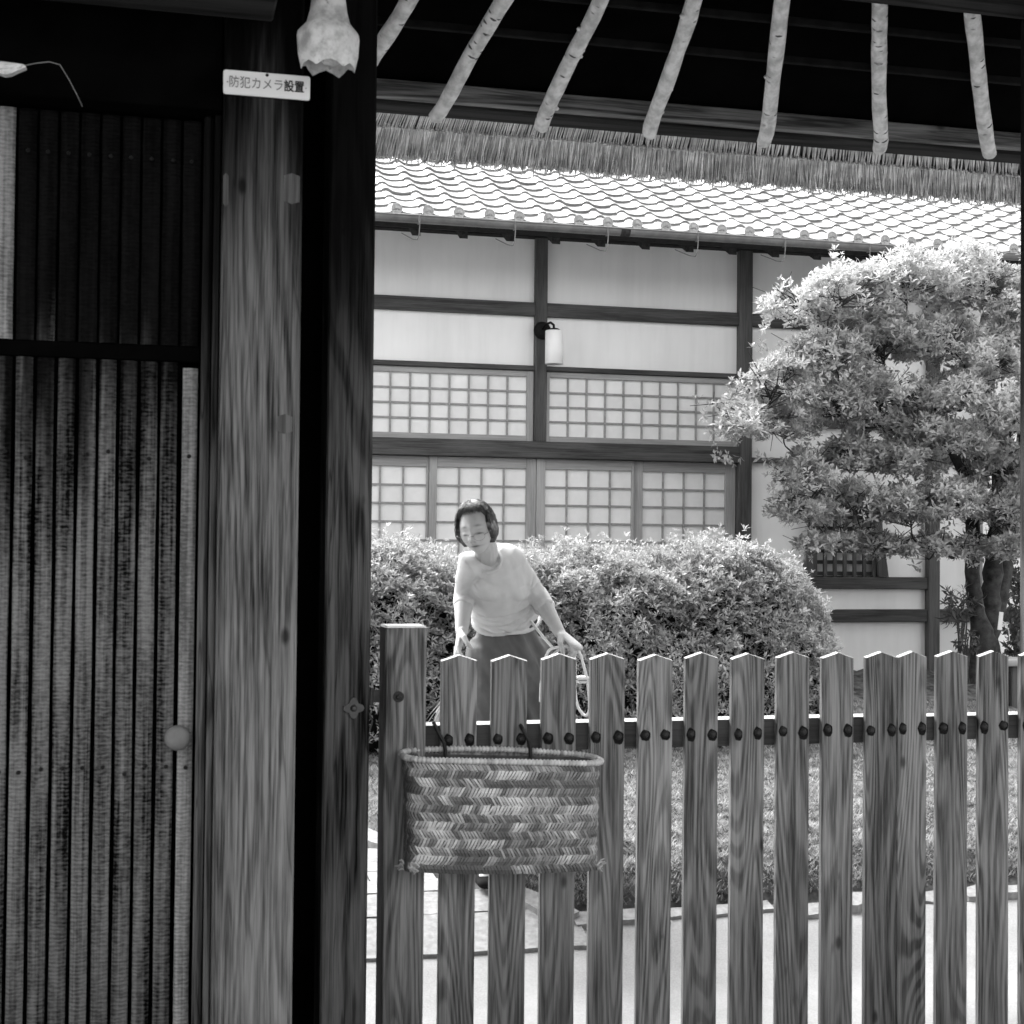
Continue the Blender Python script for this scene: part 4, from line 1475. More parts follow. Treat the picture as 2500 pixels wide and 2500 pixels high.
add_limb('trunk', [(6.71, 10.85, 0.2), (6.70, 10.85, 0.45), (6.69, 10.84, 0.72), (6.62, 10.80, 0.95), (6.56, 10.78, 1.25), (6.54, 10.74, 1.6), (6.48, 10.7, 2.0), (6.28, 10.66, 2.35), (6.05, 10.62, 2.62)], [0.17, 0.14, 0.11, 0.070, 0.062, 0.058, 0.052, 0.044, 0.036], 1, 14)
add_limb('trunk', [(6.74, 10.87, 0.6), (6.78, 10.88, 0.9), (6.82, 10.9, 1.3), (6.88, 10.9, 1.8), (6.86, 10.88, 2.3), (6.75, 10.86, 2.8), (6.85, 10.86, 3.2)], [0.12, 0.095, 0.08, 0.07, 0.06, 0.045, 0.03], 2, 14)
add_limb('trunk', [(6.80, 10.92, 0.8), (6.95, 10.98, 1.2), (7.05, 11.0, 1.7), (7.15, 11.0, 2.3), (7.2, 10.95, 2.9)], [0.09, 0.085, 0.075, 0.06, 0.04], 3, 12)
# pads of foliage: (x, z, half width, half height) with depth
PADS = [(4.95, 3.42, 0.36, 0.15), (5.42, 3.56, 0.44, 0.24), (5.95, 3.68, 0.50, 0.26), (6.55, 3.72, 0.50, 0.30), (7.1, 3.55, 0.4, 0.3),
        (4.80, 2.82, 0.36, 0.22), (5.22, 3.05, 0.40, 0.24), (5.75, 3.20, 0.45, 0.24), (6.25, 3.22, 0.45, 0.24), (6.85, 3.1, 0.45, 0.26),
        (4.46, 2.50, 0.25, 0.22), (4.86, 2.48, 0.32, 0.20), (5.30, 2.66, 0.30, 0.18), (6.5, 2.78, 0.38, 0.2), (7.0, 2.62, 0.4, 0.24),
        (5.72, 2.80, 0.30, 0.17), (6.12, 2.70, 0.26, 0.15), (5.68, 2.50, 0.26, 0.13), (6.15, 2.46, 0.26, 0.14),
        (5.0, 2.10, 0.27, 0.18), (5.45, 2.22, 0.34, 0.17), (5.95, 2.22, 0.36, 0.18), (6.4, 2.35, 0.36, 0.2), (6.9, 2.15, 0.40, 0.24),
        (5.02, 1.80, 0.30, 0.16), (5.48, 1.84, 0.36, 0.18), (5.98, 1.82, 0.36, 0.2), (6.42, 1.86, 0.36, 0.2), (6.92, 1.80, 0.36, 0.2),
        (5.25, 1.52, 0.22, 0.10), (5.75, 1.50, 0.27, 0.11), (6.20, 1.50, 0.26, 0.12), (6.72, 1.52, 0.27, 0.12), (6.98, 1.55, 0.24, 0.12)]
rr = random.Random(9)
C_, A_, T_ = [], [], []
twm = MB()
anch = [Vector((6.3, 10.66, 2.35)), Vector((6.05, 10.62, 2.62)), Vector((6.75, 10.86, 2.8)), Vector((6.86, 10.88, 2.2)), Vector((6.55, 10.75, 1.6)), Vector((7.15, 11.0, 2.3))]
PC = []
for i, (px_, pz_, hw, hh) in enumerate(PADS):
    for sub in range(3):
        yc = 10.75 + rr.uniform(-0.75, 0.35) if sub else 10.45 + rr.uniform(-0.25, 0.2)
        k_ = yc / 10.8
        cx_, cz_ = px_ * k_ + rr.uniform(-0.12, 0.12) * (sub > 0), 1.5 + (pz_ - 1.5) * k_ + rr.uniform(-0.06, 0.06) * (sub > 0)
        s_ = 0.88 if sub == 0 else rr.uniform(0.55, 0.8)
        n_ = int(2700 * hw * hh * s_ * 9 / 3 * (1.0 if sub == 0 else 0.7))
        PC.append(Vector((cx_, yc, cz_)))
        pt = rr.uniform(-0.16, 0.16)
        for q in range(n_):
            th = rr.uniform(0, 6.283); cz2 = rr.uniform(-0.55, 1.0)
            rad = math.sqrt(max(0, 1 - cz2 * cz2)) * rr.uniform(0.55, 1.06)
            sh = rr.uniform(0.65, 1.08)
            p = Vector((cx_ + hw * s_ * rad * math.cos(th), yc + 0.38 * s_ * rad * math.sin(th), cz_ + hh * s_ * 1.25 * cz2 * sh))
            if mnoise.noise(p * 4.5) < -0.11: continue
            up = Vector((p.x - cx_, p.y - yc, 0)) * 0.9 / hw + Vector((0, 0, 0.9))
            up += Vector((rr.gauss(0, 0.35), rr.gauss(0, 0.35), rr.gauss(0, 0.3)))
            C_.append(p); A_.append(up.normalized())
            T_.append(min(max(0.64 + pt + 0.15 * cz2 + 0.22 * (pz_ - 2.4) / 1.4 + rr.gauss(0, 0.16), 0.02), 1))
for i in range(170):                        # stray sprigs on the outline
    px_, pz_, hw, hh = rr.choice(PADS)
    th = rr.uniform(0, 6.283)
    k_ = 10.4 / 10.8
    p = Vector((px_ * k_ + hw * 1.12 * math.cos(th), 10.4 + rr.uniform(-0.2, 0.2), 1.5 + (pz_ - 1.5) * k_ + hh * 1.35 * math.sin(th)))
    for q in range(3):
        C_.append(p + Vector((rr.gauss(0, 0.03), rr.gauss(0, 0.03), rr.gauss(0, 0.03)))); A_.append(Vector((math.cos(th), rr.gauss(-0.2, 0.3), 0.6 + math.sin(th))).normalized()); T_.append(rr.uniform(0.4, 0.9))
V_, F_, Tn = rosettes(np.array(C_), np.array(A_), 6, 0.060, 0.0195, 1.0, 0.45, np.array(T_), fold=0.1, curl=0.12, seed=5)
org = np.array((6.7, 10.85, 0.3))
props(link('crown', np_mesh('crown', V_ - org, F_, MAT['leaf'], Tn), tuple(org), tree), kind='stuff')
# boughs grow outwards, each from the nearest wood already there
nodes = [(Vector(p), 0.05) for p in ((6.48, 10.7, 2.0), (6.28, 10.66, 2.35), (6.05, 10.62, 2.62), (6.86, 10.88, 2.3), (6.75, 10.86, 2.8), (6.85, 10.86, 3.2), (6.55, 10.75, 1.55), (6.86, 10.9, 1.7), (7.15, 11.0, 2.3), (7.2, 10.95, 2.9))]
order = sorted([PC[i] for i in range(0, len(PC), 3)], key=lambda c: min((c - n_[0]).length for n_ in nodes))
for i, c in enumerate(order):
    a, ra = min(nodes, key=lambda q: (q[0] - c).length + 0.5 * max(0, q[0].z - c.z))
    mid = a.lerp(c, 0.5) + Vector((rr.gauss(0, 0.07), rr.gauss(0, 0.06), rr.uniform(-0.10, 0.06)))
    r0 = min(ra * 0.75, 0.035); r1 = max(r0 * 0.45, 0.008)
    add_limb('bough', [a, a.lerp(mid, 0.5) + Vector((rr.gauss(0, 0.03), 0, rr.gauss(0, 0.04))), mid, mid.lerp(c, 0.6) + Vector((0, 0, 0.03)), c], [r0, r0 * 0.85, r0 * 0.7, (r0 + r1) / 2.2, r1], 30 + i, 7)
    nodes.append((c, r1 * 1.3)); nodes.append((mid, r0 * 0.75))
    for q in range(18):
        e_ = c + Vector((rr.uniform(-1, 1) * 0.36, rr.uniform(-1, 1) * 0.3, rr.uniform(-0.08, 0.22)))
        b0 = mid.lerp(c, rr.uniform(0.3, 1))
        k1 = b0.lerp(e_, 0.5) + Vector((rr.gauss(0, 0.03), rr.gauss(0, 0.03), rr.gauss(0, 0.03)))
        twm.tube([b0, k1, e_], [0.006, 0.0045, 0.0025], 5)
        for w_ in range(2):
            twm.tube([k1, k1 + Vector((rr.gauss(0, 0.08), rr.gauss(0, 0.08), rr.gauss(0.03, 0.06)))], [0.003, 0.002], 4)
props(twm.build('twigs', MAT['bark'], tree), kind='stuff')
# wooden tag tied to the trunk
tg = thing('tree_tag', 'small pale wooden tag tied to the fork of the tree', 'tag', (6.74, 10.66, 0.86))
MB().box(6.725, 6.765, 10.655, 10.662, 0.83, 0.98, 0.002).build('board', MAT['hose'], tg).rotation_euler = (0, 0.12, 0)
MB().tube([(6.76, 10.665, 0.91), (6.80, 10.66, 0.88), (6.825, 10.66, 0.82), (6.83, 10.66, 0.74)], 0.004, 5).build('string', MAT['hose'], tg)


# ---- low shrubs by the trunk
def shrub(name, cx_, cy_, cz_, rx_, rz_, n_, label, seed, L=0.07, W=0.018, drop=0.2):
    rg = random.Random(seed)
    t_ = thing(name, label, 'shrub', (cx_, cy_, cz_ - rz_))
    c, a, tn_ = [], [], []
    for i in range(n_):
        d = Vector((rg.gauss(0, 1), rg.gauss(0, 1), rg.gauss(0, 0.8))).normalized()
        r_ = rg.random() ** 0.4
        c.append(Vector((cx_ + d.x * rx_ * r_, cy_ + d.y * rx_ * 0.7 * r_, cz_ + d.z * rz_ * r_)))
        a.append((d + Vector((0, -0.2, 0.4 - drop))).normalized()); tn_.append(rg.uniform(0.1, 0.8))
    V__, F__, T__ = rosettes(np.array(c), np.array(a), 6, L, W, 0.95, 0.4, np.array(tn_), seed=seed)
    o_ = np.array((cx_, cy_, cz_ - rz_))
    props(link('foliage', np_mesh('foliage', V__ - o_, F__, MAT['fern'], T__), tuple(o_), t_), kind='stuff')
    mm = MB()
    for i in range(10):
        p = c[i * (n_ // 10)]
        mm.tube([(cx_ + rg.gauss(0, 0.02), cy_, cz_ - rz_ - 0.25), (cx_ + rg.gauss(0, 0.04), cy_, cz_ - rz_ * 0.6), p], [0.008, 0.006, 0.003], 5)
    props(mm.build('stems', MAT['twig'], t_), kind='stuff')


shrub('shrub', 6.42, 10.75, 1.02, 0.16, 0.17, 55, 'thin drooping sprays of leaves left of the forked trunk', 21, 0.085, 0.016, 0.8)
shrub('shrub', 6.45, 10.7, 0.74, 0.10, 0.10, 22, 'small leafy shoot at the foot of the tree trunk', 22, 0.06, 0.022)
shrub('shrub', 7.25, 11.2, 1.15, 0.25, 0.55, 230, 'dark shrub to the right of the forked trunk', 23, 0.08, 0.024, 0.5)
shrub('shrub', 7.2, 10.9, 0.62, 0.25, 0.3, 160, 'low dark shrub by the bench at the far right', 24, 0.07, 0.026, 0.2)
# low bench plank at the far right
bn = thing('bench', 'low pale plank bench at the right edge beyond the gate', 'bench', (6.5, 9.6, 0.25))
for i in range(2):
    box('plank', MAT['sash_x'], bn, 5.97, 7.3, 9.35 + 0.17 * i, 9.50 + 0.17 * i, 0.645, 0.69, 0.006)
for x in (6.05, 7.15):
    box('leg', MAT['house_z'], bn, x, x + 0.08, 9.40, 9.62, 0.2, 0.643, 0.004)
box('apron', MAT['rail_x'], bn, 6.0, 7.25, 9.43, 9.46, 0.30, 0.60, 0.004)

# ================================================================ THE WOMAN
def remeshed(mb, name, voxel, smooth_it=4, fac=0.5):
    me = mb.mesh(name + '_src', None)
    o = bpy.data.objects.new(name + '_src', me); COL.objects.link(o)
    md = o.modifiers.new('r', 'REMESH'); md.mode = 'VOXEL'; md.voxel_size = voxel
    if smooth_it:
        ms = o.modifiers.new('s', 'SMOOTH'); ms.factor = fac; ms.iterations = smooth_it
    bpy.context.view_layer.update()
    out = bpy.data.meshes.new_from_object(o.evaluated_get(bpy.context.evaluated_depsgraph_get()))
    bpy.data.objects.remove(o); bpy.data.meshes.remove(me)
    out.name = name
    return out


def ellipsoid(mb, c, r, n=20, k=12, ax=None):
    vs_, fs_ = [], []
    c = Vector(c)
    ax = ax or (Vector((1, 0, 0)), Vector((0, 1, 0)), Vector((0, 0, 1)))
    for j in range(k + 1):
        ph = math.pi * j / k
        for i in range(n):
            th = 2 * math.pi * i / n
            vs_.append(c + ax[0] * (r[0] * math.sin(ph) * math.cos(th)) + ax[1] * (r[1] * math.sin(ph) * math.sin(th)) + ax[2] * (r[2] * math.cos(ph)))
    for j in range(k):
        for i in range(n):
            l_ = (i + 1) % n
            fs_.append((j * n + i, j * n + l_, (j + 1) * n + l_, (j + 1) * n + i))
    mb.add(vs_, fs_)


def soft_tube(mb, pts, rad, n=16, ref=None, ry=None):
    """tube with rounded ends"""
    pts = [Vector(p) for p in pts]
    rad = list(rad); ry = list(ry) if ry else list(rad)
    d0 = (pts[0] - pts[1]).normalized(); d1 = (pts[-1] - pts[-2]).normalized()
    P_, A_, B_ = [], [], []
    for f in (0.98, 0.75, 0.4): P_.append(pts[0] + d0 * rad[0] * f); A_.append(rad[0] * math.sqrt(1 - f * f)); B_.append(ry[0] * math.sqrt(1 - f * f))
    P_ += pts; A_ += rad; B_ += ry
    for f in (0.4, 0.75, 0.98): P_.append(pts[-1] + d1 * rad[-1] * f); A_.append(rad[-1] * math.sqrt(1 - f * f)); B_.append(ry[-1] * math.sqrt(1 - f * f))
    mb.tube(P_, A_, n, ref=ref, ry=B_)


# pose: bending forward, head down to the left, left hand reaching out to the right
LAT = Vector((0.945, 0.30, 0.02)).normalized()
TORSO = [((1.326, 5.600, 1.222), 0.150, 0.110), ((1.318, 5.580, 1.242), 0.144, 0.108), ((1.300, 5.540, 1.275), 0.134, 0.106), ((1.268, 5.480, 1.325), 0.130, 0.104), ((1.240, 5.430, 1.372), 0.136, 0.104), ((1.218, 5.395, 1.418), 0.138, 0.094), ((1.202, 5.375, 1.456), 0.108, 0.078), ((1.192, 5.362, 1.484), 0.058, 0.056)]
SH_R, EL_R, WR_R, HA_R = Vector((1.108, 5.315, 1.424)), Vector((1.122, 5.45, 1.312)), Vector((1.090, 5.34, 1.168)), Vector((1.066, 5.30, 1.092))
SH_L, EL_L, WR_L, HA_L = Vector((1.318, 5.40, 1.418)), Vector((1.416, 5.46, 1.306)), Vector((1.482, 5.36, 1.160)), Vector((1.515, 5.325, 1.118))
HC = Vector((1.118, 5.225, 1.556))
_cd = Vector((-0.207, -0.978, 0)); _cl = Vector((-0.978, 0.207, 0))
_fh = _cd * math.cos(R(14)) + _cl * math.sin(R(14))
HF = (_fh * math.cos(R(7)) + Vector((0, 0, -1)) * math.sin(R(7))).normalized()
HU = (_fh * math.sin(R(7)) + Vector((0, 0, 1)) * math.cos(R(7))).normalized()
HX = HF.cross(HU).normalized()          # towards her left-hand side of the picture reversed: image right
if HX.x < 0: HX = -HX
_ru = HU * math.cos(R(9)) - HX * math.sin(R(9)); HX = HX * math.cos(R(9)) + HU * math.sin(R(9)); HU = _ru


HS = 0.87                               # head size


def h2w(p): return HC + (HX * p[0] + HF * p[1] + HU * p[2]) * HS


def head_base(d):
    """skull and jaw without features; d is a unit direction (x right, y front, z up)"""
    x, y_, z = d[0] * 0.0715, d[1] * 0.094, d[2] * 0.104
    if z < 0:
        t_ = -z / 0.104
        x *= 1 - 0.33 * t_ ** 1.6
        if y_ < 0: y_ *= 1 - 0.35 * t_
        else: y_ *= 1 - 0.10 * t_ ** 2
    if y_ > 0:
        y_ *= 0.93
    return Vector((x, y_, z))


BUMPS = [(0, 0.0, 0.008, 0.020, 0.007), (0, -0.034, 0.0115, 0.011, 0.019), (0.0125, -0.041, 0.007, 0.006, 0.008), (-0.0125, -0.041, 0.007, 0.006, 0.008),
         (0.031, -0.002, 0.016, 0.011, -0.010), (-0.031, -0.002, 0.016, 0.011, -0.010), (0.031, -0.006, 0.013, 0.008, 0.0075), (-0.031, -0.006, 0.013, 0.008, 0.0075),
         (0.03, 0.019, 0.018, 0.007, 0.003), (-0.03, 0.019, 0.018, 0.007, 0.003), (0.044, -0.024, 0.018, 0.016, 0.006), (-0.044, -0.024, 0.018, 0.016, 0.006),
         (0, -0.060, 0.017, 0.0048, 0.0055), (0, -0.0715, 0.015, 0.005, 0.006), (0, -0.0655, 0.021, 0.0026, -0.0055), (0, -0.0815, 0.016, 0.004, -0.003), (0, -0.093, 0.017, 0.012, 0.006),
         (0.024, -0.052, 0.005, 0.012, -0.0025), (-0.024, -0.052, 0.005, 0.012, -0.0025)]

body = MB()
vs_, fs_ = [], []
nu, nw = 110, 90
for j in range(nw + 1):
    ph = math.pi * j / nw
    for i in range(nu):
        th = 2 * math.pi * i / nu
        d = (math.sin(ph) * math.cos(th), math.sin(ph) * math.sin(th), math.cos(ph))
        p = head_base(d)
        if p.y > 0:
            k_ = min(1, p.y / 0.03)
            for (bx_, bz_, sx_, sz_, am_) in BUMPS:
                p.y += k_ * am_ * math.exp(-((p.x - bx_) / sx_) ** 2 / 2 - ((p.z - bz_) / sz_) ** 2 / 2)
        vs_.append(h2w(p))
for j in range(nw):
    for i in range(nu):
        l_ = (i + 1) % nu
        fs_.append((j * nu + i, j * nu + l_, (j + 1) * nu + l_, (j + 1) * nu + i))
body.add(vs_, fs_)
for s_ in (-1, 1):
    ellipsoid(body, h2w((s_ * 0.074, -0.008, -0.012)), (0.009, 0.016, 0.030), ax=(HX, HF, HU))
# neck, torso core, arms
soft_tube(body, [h2w((0.004, -0.040, -0.03)), h2w((0.012, -0.062, -0.080)), (1.180, 5.325, 1.452), (1.200, 5.365, 1.425)], [0.050, 0.045, 0.046, 0.050], ref=LAT, ry=[0.05, 0.042, 0.044, 0.046])
soft_tube(body, [c for c, a, b_ in TORSO], [a * 0.66 for c, a, b_ in TORSO], 24, ref=LAT, ry=[b_ * 0.62 for c, a, b_ in TORSO])
for S_, E_, W__ in ((SH_R, EL_R, WR_R), (SH_L, EL_L, WR_L)):
    soft_tube(body, [S_, S_.lerp(E_, 0.5), E_], [0.034, 0.034, 0.034])
    soft_tube(body, [E_, E_.lerp(W__, 0.35), E_.lerp(W__, 0.75), W__], [0.036, 0.0365, 0.029, 0.0245], ref=LAT, ry=[0.036, 0.035, 0.026, 0.020])
HIP_R, KN_R, AN_R = Vector((1.262, 5.63, 0.99)), Vector((1.250, 5.56, 0.60)), Vector((1.255, 5.62, 0.235))
HIP_L, KN_L, AN_L = Vector((1.435, 5.68, 0.99)), Vector((1.455, 5.63, 0.60)), Vector((1.465, 5.74, 0.235))
for H_, K_, N_ in ((HIP_R, KN_R, AN_R), (HIP_L, KN_L, AN_L)):
    soft_tube(body, [H_ + Vector((0, 0, 0.08)), H_, K_, K_.lerp(N_, 0.4), N_], [0.060, 0.068, 0.050, 0.048, 0.034])
    soft_tube(body, [N_ + Vector((0, 0.02, -0.03)), N_ + Vector((-0.03, -0.12, -0.045))], [0.032, 0.03])


def hand(mb, wr, tip, side, pn, curls, thumb_side, length=0.165, spread=0.16):
    """palm and five jointed fingers; side = across the palm towards the little finger, pn = palm normal"""
    d = (tip - wr).normalized()
    side = (side - d * side.dot(d)).normalized()
    pn = (pn - d * pn.dot(d) - side * pn.dot(side)).normalized()
    pl = length * 0.52
    soft_tube(mb, [wr, wr + d * pl * 0.5, wr + d * pl * 0.92], [0.025, 0.034, 0.036], 16, ref=side, ry=[0.018, 0.0155, 0.013])
    lens = [0.95, 1.0, 0.93, 0.74]
    for k in range(4):
        off = (-0.027 + 0.018 * k) * (1 if thumb_side < 0 else -1) * -1
        b0 = wr + d * (pl * (0.90 - 0.03 * abs(k - 1.2))) + side * ((-0.027 + 0.018 * k))
        dd = (d + side * spread * (k - 1.5) * 0.3).normalized()
        pts_, ang = [b0], 0.0
        seg = [0.42, 0.32, 0.26]
        for q in range(3):
            ang += curls[k] * (0.8 if q == 0 else 1.1)
            v_ = dd * math.cos(ang) + pn * math.sin(ang)
            pts_.append(pts_[-1] + v_ * (length * 0.48 * lens[k] * seg[q]))
        soft_tube(mb, pts_, [0.0088, 0.0084, 0.0078, 0.0066], 10)
    b0 = wr + d * pl * 0.22 - side * 0.022
    v0 = (d * 0.62 - side * 0.62 + pn * 0.40).normalized()
    v1 = (d * 0.85 - side * 0.10 + pn * 0.55).normalized()
    p1 = b0 + v0 * 0.040; p2 = p1 + v1 * 0.030; p3 = p2 + (v1 + pn * 0.4 + side * 0.2).normalized() * 0.024
    soft_tube(mb, [b0, p1, p2, p3], [0.014, 0.0112, 0.0098, 0.0082], 10)


hand(body, WR_R, HA_R, Vector((0.25, 0.95, 0)), Vector((1.0, -0.2, -0.1)), [0.42, 0.48, 0.52, 0.55], -1)
hand(body, WR_L, HA_L + Vector((0.02, -0.02, -0.005)), Vector((0.35, 0.9, 0.2)), Vector((-0.45, -0.35, -0.85)), [0.85, 0.9, 0.92, 0.95], -1)
me = remeshed(body, 'body', 0.003, 2, 0.5)
me.polygons.foreach_set('use_smooth', [True] * len(me.polygons))
co = np.zeros(len(me.vertices) * 3, dtype=np.float32); me.vertices.foreach_get('co', co); co = co.reshape(-1, 3)
loc = (co - np.array(HC)) / HS
hx, hy, hz = loc @ np.array(HX), loc @ np.array(HF), loc @ np.array(HU)
tone = np.full(len(co), 0.5, dtype=np.float32)
front = (hy > 0.03) & (np.abs(hz) < 0.12)
ax_ = np.abs(hx)
gs = lambda v, c, s: np.exp(-((v - c) / s) ** 2 / 2)
brow_z = 0.022 - 0.25 * np.maximum(ax_ - 0.03, 0) * 0.6
tone -= 0.30 * front * gs(hz, brow_z, 0.0035) * gs(ax_, 0.030, 0.010) * (ax_ < 0.052)
tone -= 0.45 * front * gs(hz, -0.0125 - 0.12 * (ax_ - 0.03) ** 2 * 40, 0.0024) * gs(ax_, 0.031, 0.010)
tone -= 0.08 * front * gs(hz, 0.004, 0.003) * gs(ax_, 0.031, 0.011)
tone -= 0.10 * front * gs(hz, -0.066, 0.008) * gs(ax_, 0.0, 0.014)
tone -= 0.34 * front * gs(hz, -0.0658, 0.0026) * gs(ax_, 0.0, 0.016)
tone -= 0.18 * front * gs(hz, -0.046, 0.003) * gs(ax_, 0.008, 0.004)
a = me.attributes.get('tone') or me.attributes.new('tone', 'FLOAT', 'POINT')
a.data.foreach_set('value', np.clip(tone, 0.03, 1))
me.materials.append(MAT['skin'])
woman = thing('person', 'woman in pale knit top and dark trousers bending forward behind the gate', 'person', (1.35, 5.66, 0.15))
WB = Vector((1.35, 5.66, 0.15))


def wear(name, me_, mat=None, smooth=True):
    me_.transform(Matrix.Translation(-WB))
    if mat: me_.materials.clear(); me_.materials.append(mat)
    if smooth: me_.polygons.foreach_set('use_smooth', [True] * len(me_.polygons))
    return link(name, me_, WB, woman)


wear('body', me)

# sweater with three-quarter sleeves
sw = MB()
soft = [Vector(c) for c, a_, b_ in TORSO]
vs_n = 40
axis_t = (soft[4] - soft[0]).normalized()
FR = LAT.cross(axis_t).normalized()
if FR.y > 0: FR = -FR
sw.tube(soft, [a_ for c, a_, b_ in TORSO], vs_n, ref=LAT, ry=[b_ for c, a_, b_ in TORSO])
for s_ in (-1, 1):
    ellipsoid(sw, soft[4] + FR * 0.048 + LAT * (0.052 * s_) - axis_t * 0.008, (0.078, 0.060, 0.072), ax=(LAT, FR, axis_t))
ellipsoid(sw, soft[4] + FR * 0.050 - axis_t * 0.004, (0.10, 0.055, 0.075), ax=(LAT, FR, axis_t))
ellipsoid(sw, soft[1] + FR * 0.03 + axis_t * 0.02, (0.118, 0.090, 0.07), ax=(LAT, FR, axis_t))
for S_, E_, W__ in ((SH_R, EL_R, WR_R), (SH_L, EL_L, WR_L)):
    inn = soft[5].lerp(S_, 0.35)
    end = E_.lerp(W__, 0.36)
    soft_tube(sw, [inn, S_, S_.lerp(E_, 0.5), E_], [0.066, 0.053, 0.043, 0.039], 20)
    sw.tube([E_.lerp(S_, 0.15), E_, E_.lerp(W__, 0.18), end], [0.040, 0.041, 0.040, 0.0375], 20)
    for f in (0.10, 0.19, 0.29):
        c_ = E_.lerp(W__, f)
        dd = (W__ - E_).normalized()
        sw.tube([c_ - dd * 0.012, c_ - dd * 0.004, c_ + dd * 0.004, c_ + dd * 0.012], [0.036, 0.0422 - 0.006 * f, 0.0422 - 0.006 * f, 0.036], 20)
# collar band
CCN = Vector((1.178, 5.322, 1.444)); nd = (Vector(HC) - Vector((1.19, 5.35, 1.40))).normalized()
cu = (LAT - nd * LAT.dot(nd)).normalized(); cv = nd.cross(cu)
if cv.y > 0: cv = -cv
ring = []
for k in range(36):
    a_ = 2 * math.pi * k / 36
    ring.append(CCN + cu * (0.054 * math.cos(a_)) + cv * (0.054 * math.sin(a_) + 0.008) - nd * (0.020 * max(0, math.sin(a_)) ** 1.5 - 0.004))
sw.tube(ring, 0.0065, 8, closed=True)
# hem band
hm = []
for k in range(48):
    a_ = 2 * math.pi * k / 48
    hm.append(soft[0] + LAT * (0.148 * math.cos(a_)) + FR * (0.110 * math.sin(a_)) + axis_t * 0.004)
sw.tube(hm, 0.008, 8, closed=True)
me = remeshed(sw, 'sweater', 0.0045, 5, 0.5)
co = np.zeros(len(me.vertices) * 3, dtype=np.float32); me.vertices.foreach_get('co', co); co = co.reshape(-1, 3)
no = np.zeros(len(me.vertices) * 3, dtype=np.float32); me.vertices.foreach_get('normal', no); no = no.reshape(-1, 3)
o0 = np.array(soft[0]); at_ = np.array(axis_t); la_ = np.array(LAT); fr_ = np.array(FR)
dsp = np.zeros(len(co))
for i in range(len(co)):
    r_ = co[i] - o0
    t_ = float(r_ @ at_); l_ = float(r_ @ la_); f_ = float(r_ @ fr_)
    w_ = max(0, 1 - abs(t_ - 0.075) / 0.085)
    s1 = mnoise.noise(Vector((t_ * 34 + l_ * 5 + 1.5 * math.sin(l_ * 9), l_ * 3.5, f_ * 2)))
    dsp[i] = 0.0085 * w_ * (abs(s1) * -2.2 + 0.5)
    q = Vector((co[i][0] * 9, co[i][1] * 9, co[i][2] * 9))
    dsp[i] += 0.004 * mnoise.noise(q) + 0.004 * mnoise.noise(Vector((co[i][0] * 30 + co[i][2] * 14, co[i][1] * 10, co[i][2] * 9)))
    if f_ > -0.03:
        for (tc_, am_, ph_) in ((0.036, 0.013, 0.4), (0.070, 0.012, 2.1), (0.108, 0.010, 4.0)):
            cc_ = tc_ + 0.9 * l_ * l_ + 0.05 * l_ * math.sin(ph_) + 0.006 * math.sin(l_ * 22 + ph_)
            dsp[i] -= am_ * math.exp(-((t_ - cc_) / 0.0065) ** 2) * (0.75 + 0.25 * math.sin(l_ * 9 + ph_ * 2))
            dsp[i] += 0.5 * am_ * math.exp(-((t_ - cc_ - 0.014) / 0.009) ** 2)
    for S_, sg in ((SH_R, -1), (SH_L, 1)):
        pit = S_ - axis_t * 0.07 + LAT * (sg * 0.012) + FR * 0.045
        v_ = co[i] - np.array(pit); dd = np.linalg.norm(v_)
        if dd < 0.13:
            an_ = math.atan2(float(v_ @ at_), float(v_ @ la_) * sg)
            dsp[i] -= 0.004 * (1 - dd / 0.13) * max(0, math.sin(an_ * 5 + 0.8)) ** 2
            dsp[i] -= 0.003 * max(0, 1 - dd / 0.035)
hemk = np.clip(((co - o0) @ at_ - 0.006) / 0.03, 0.05, 1)
co = co + no * (dsp * hemk)[:, None]
me.vertices.foreach_set('co', co.astype(np.float32).ravel())
me.update()
wear('sweater', me, MAT['knit'])

# trousers
tr = MB()
soft_tube(tr, [(1.330, 5.615, 1.20), (1.336, 5.628, 1.14), (1.345, 5.645, 1.06), (1.349, 5.652, 0.99)], [0.105, 0.132, 0.178, 0.188], 32, ref=LAT, ry=[0.075, 0.092, 0.122, 0.128])
for H_, K_, N_, sg in ((HIP_R, KN_R, AN_R, -1), (HIP_L, KN_L, AN_L, 1)):
    soft_tube(tr, [H_ + Vector((0, 0, 0.06)), H_ - Vector((0, 0, 0.05)), H_.lerp(K_, 0.6), K_, K_.lerp(N_, 0.5)], [0.100, 0.108, 0.098, 0.092, 0.086], 24)
    tr.tube([K_.lerp(N_, 0.4), K_.lerp(N_, 0.75), N_ + Vector((0, 0, -0.02))], [0.087, 0.082, 0.080], 24)
me = remeshed(tr, 'trousers', 0.006, 5, 0.5)
co = np.zeros(len(me.vertices) * 3, dtype=np.float32); me.vertices.foreach_get('co', co); co = co.reshape(-1, 3)
no = np.zeros(len(me.vertices) * 3, dtype=np.float32); me.vertices.foreach_get('normal', no); no = no.reshape(-1, 3)
dsp = np.array([0.014 * mnoise.noise(Vector((p[0] * 22 + p[2] * 9, p[1] * 12, p[2] * 5))) - 0.014 * abs(mnoise.noise(Vector((p[0] * 10, p[1] * 8, p[2] * 14 + p[0] * 18)))) for p in co])
me.vertices.foreach_set('co', (co + no * dsp[:, None]).astype(np.float32).ravel()); me.update()
wear('trousers', me, MAT['trouser'])
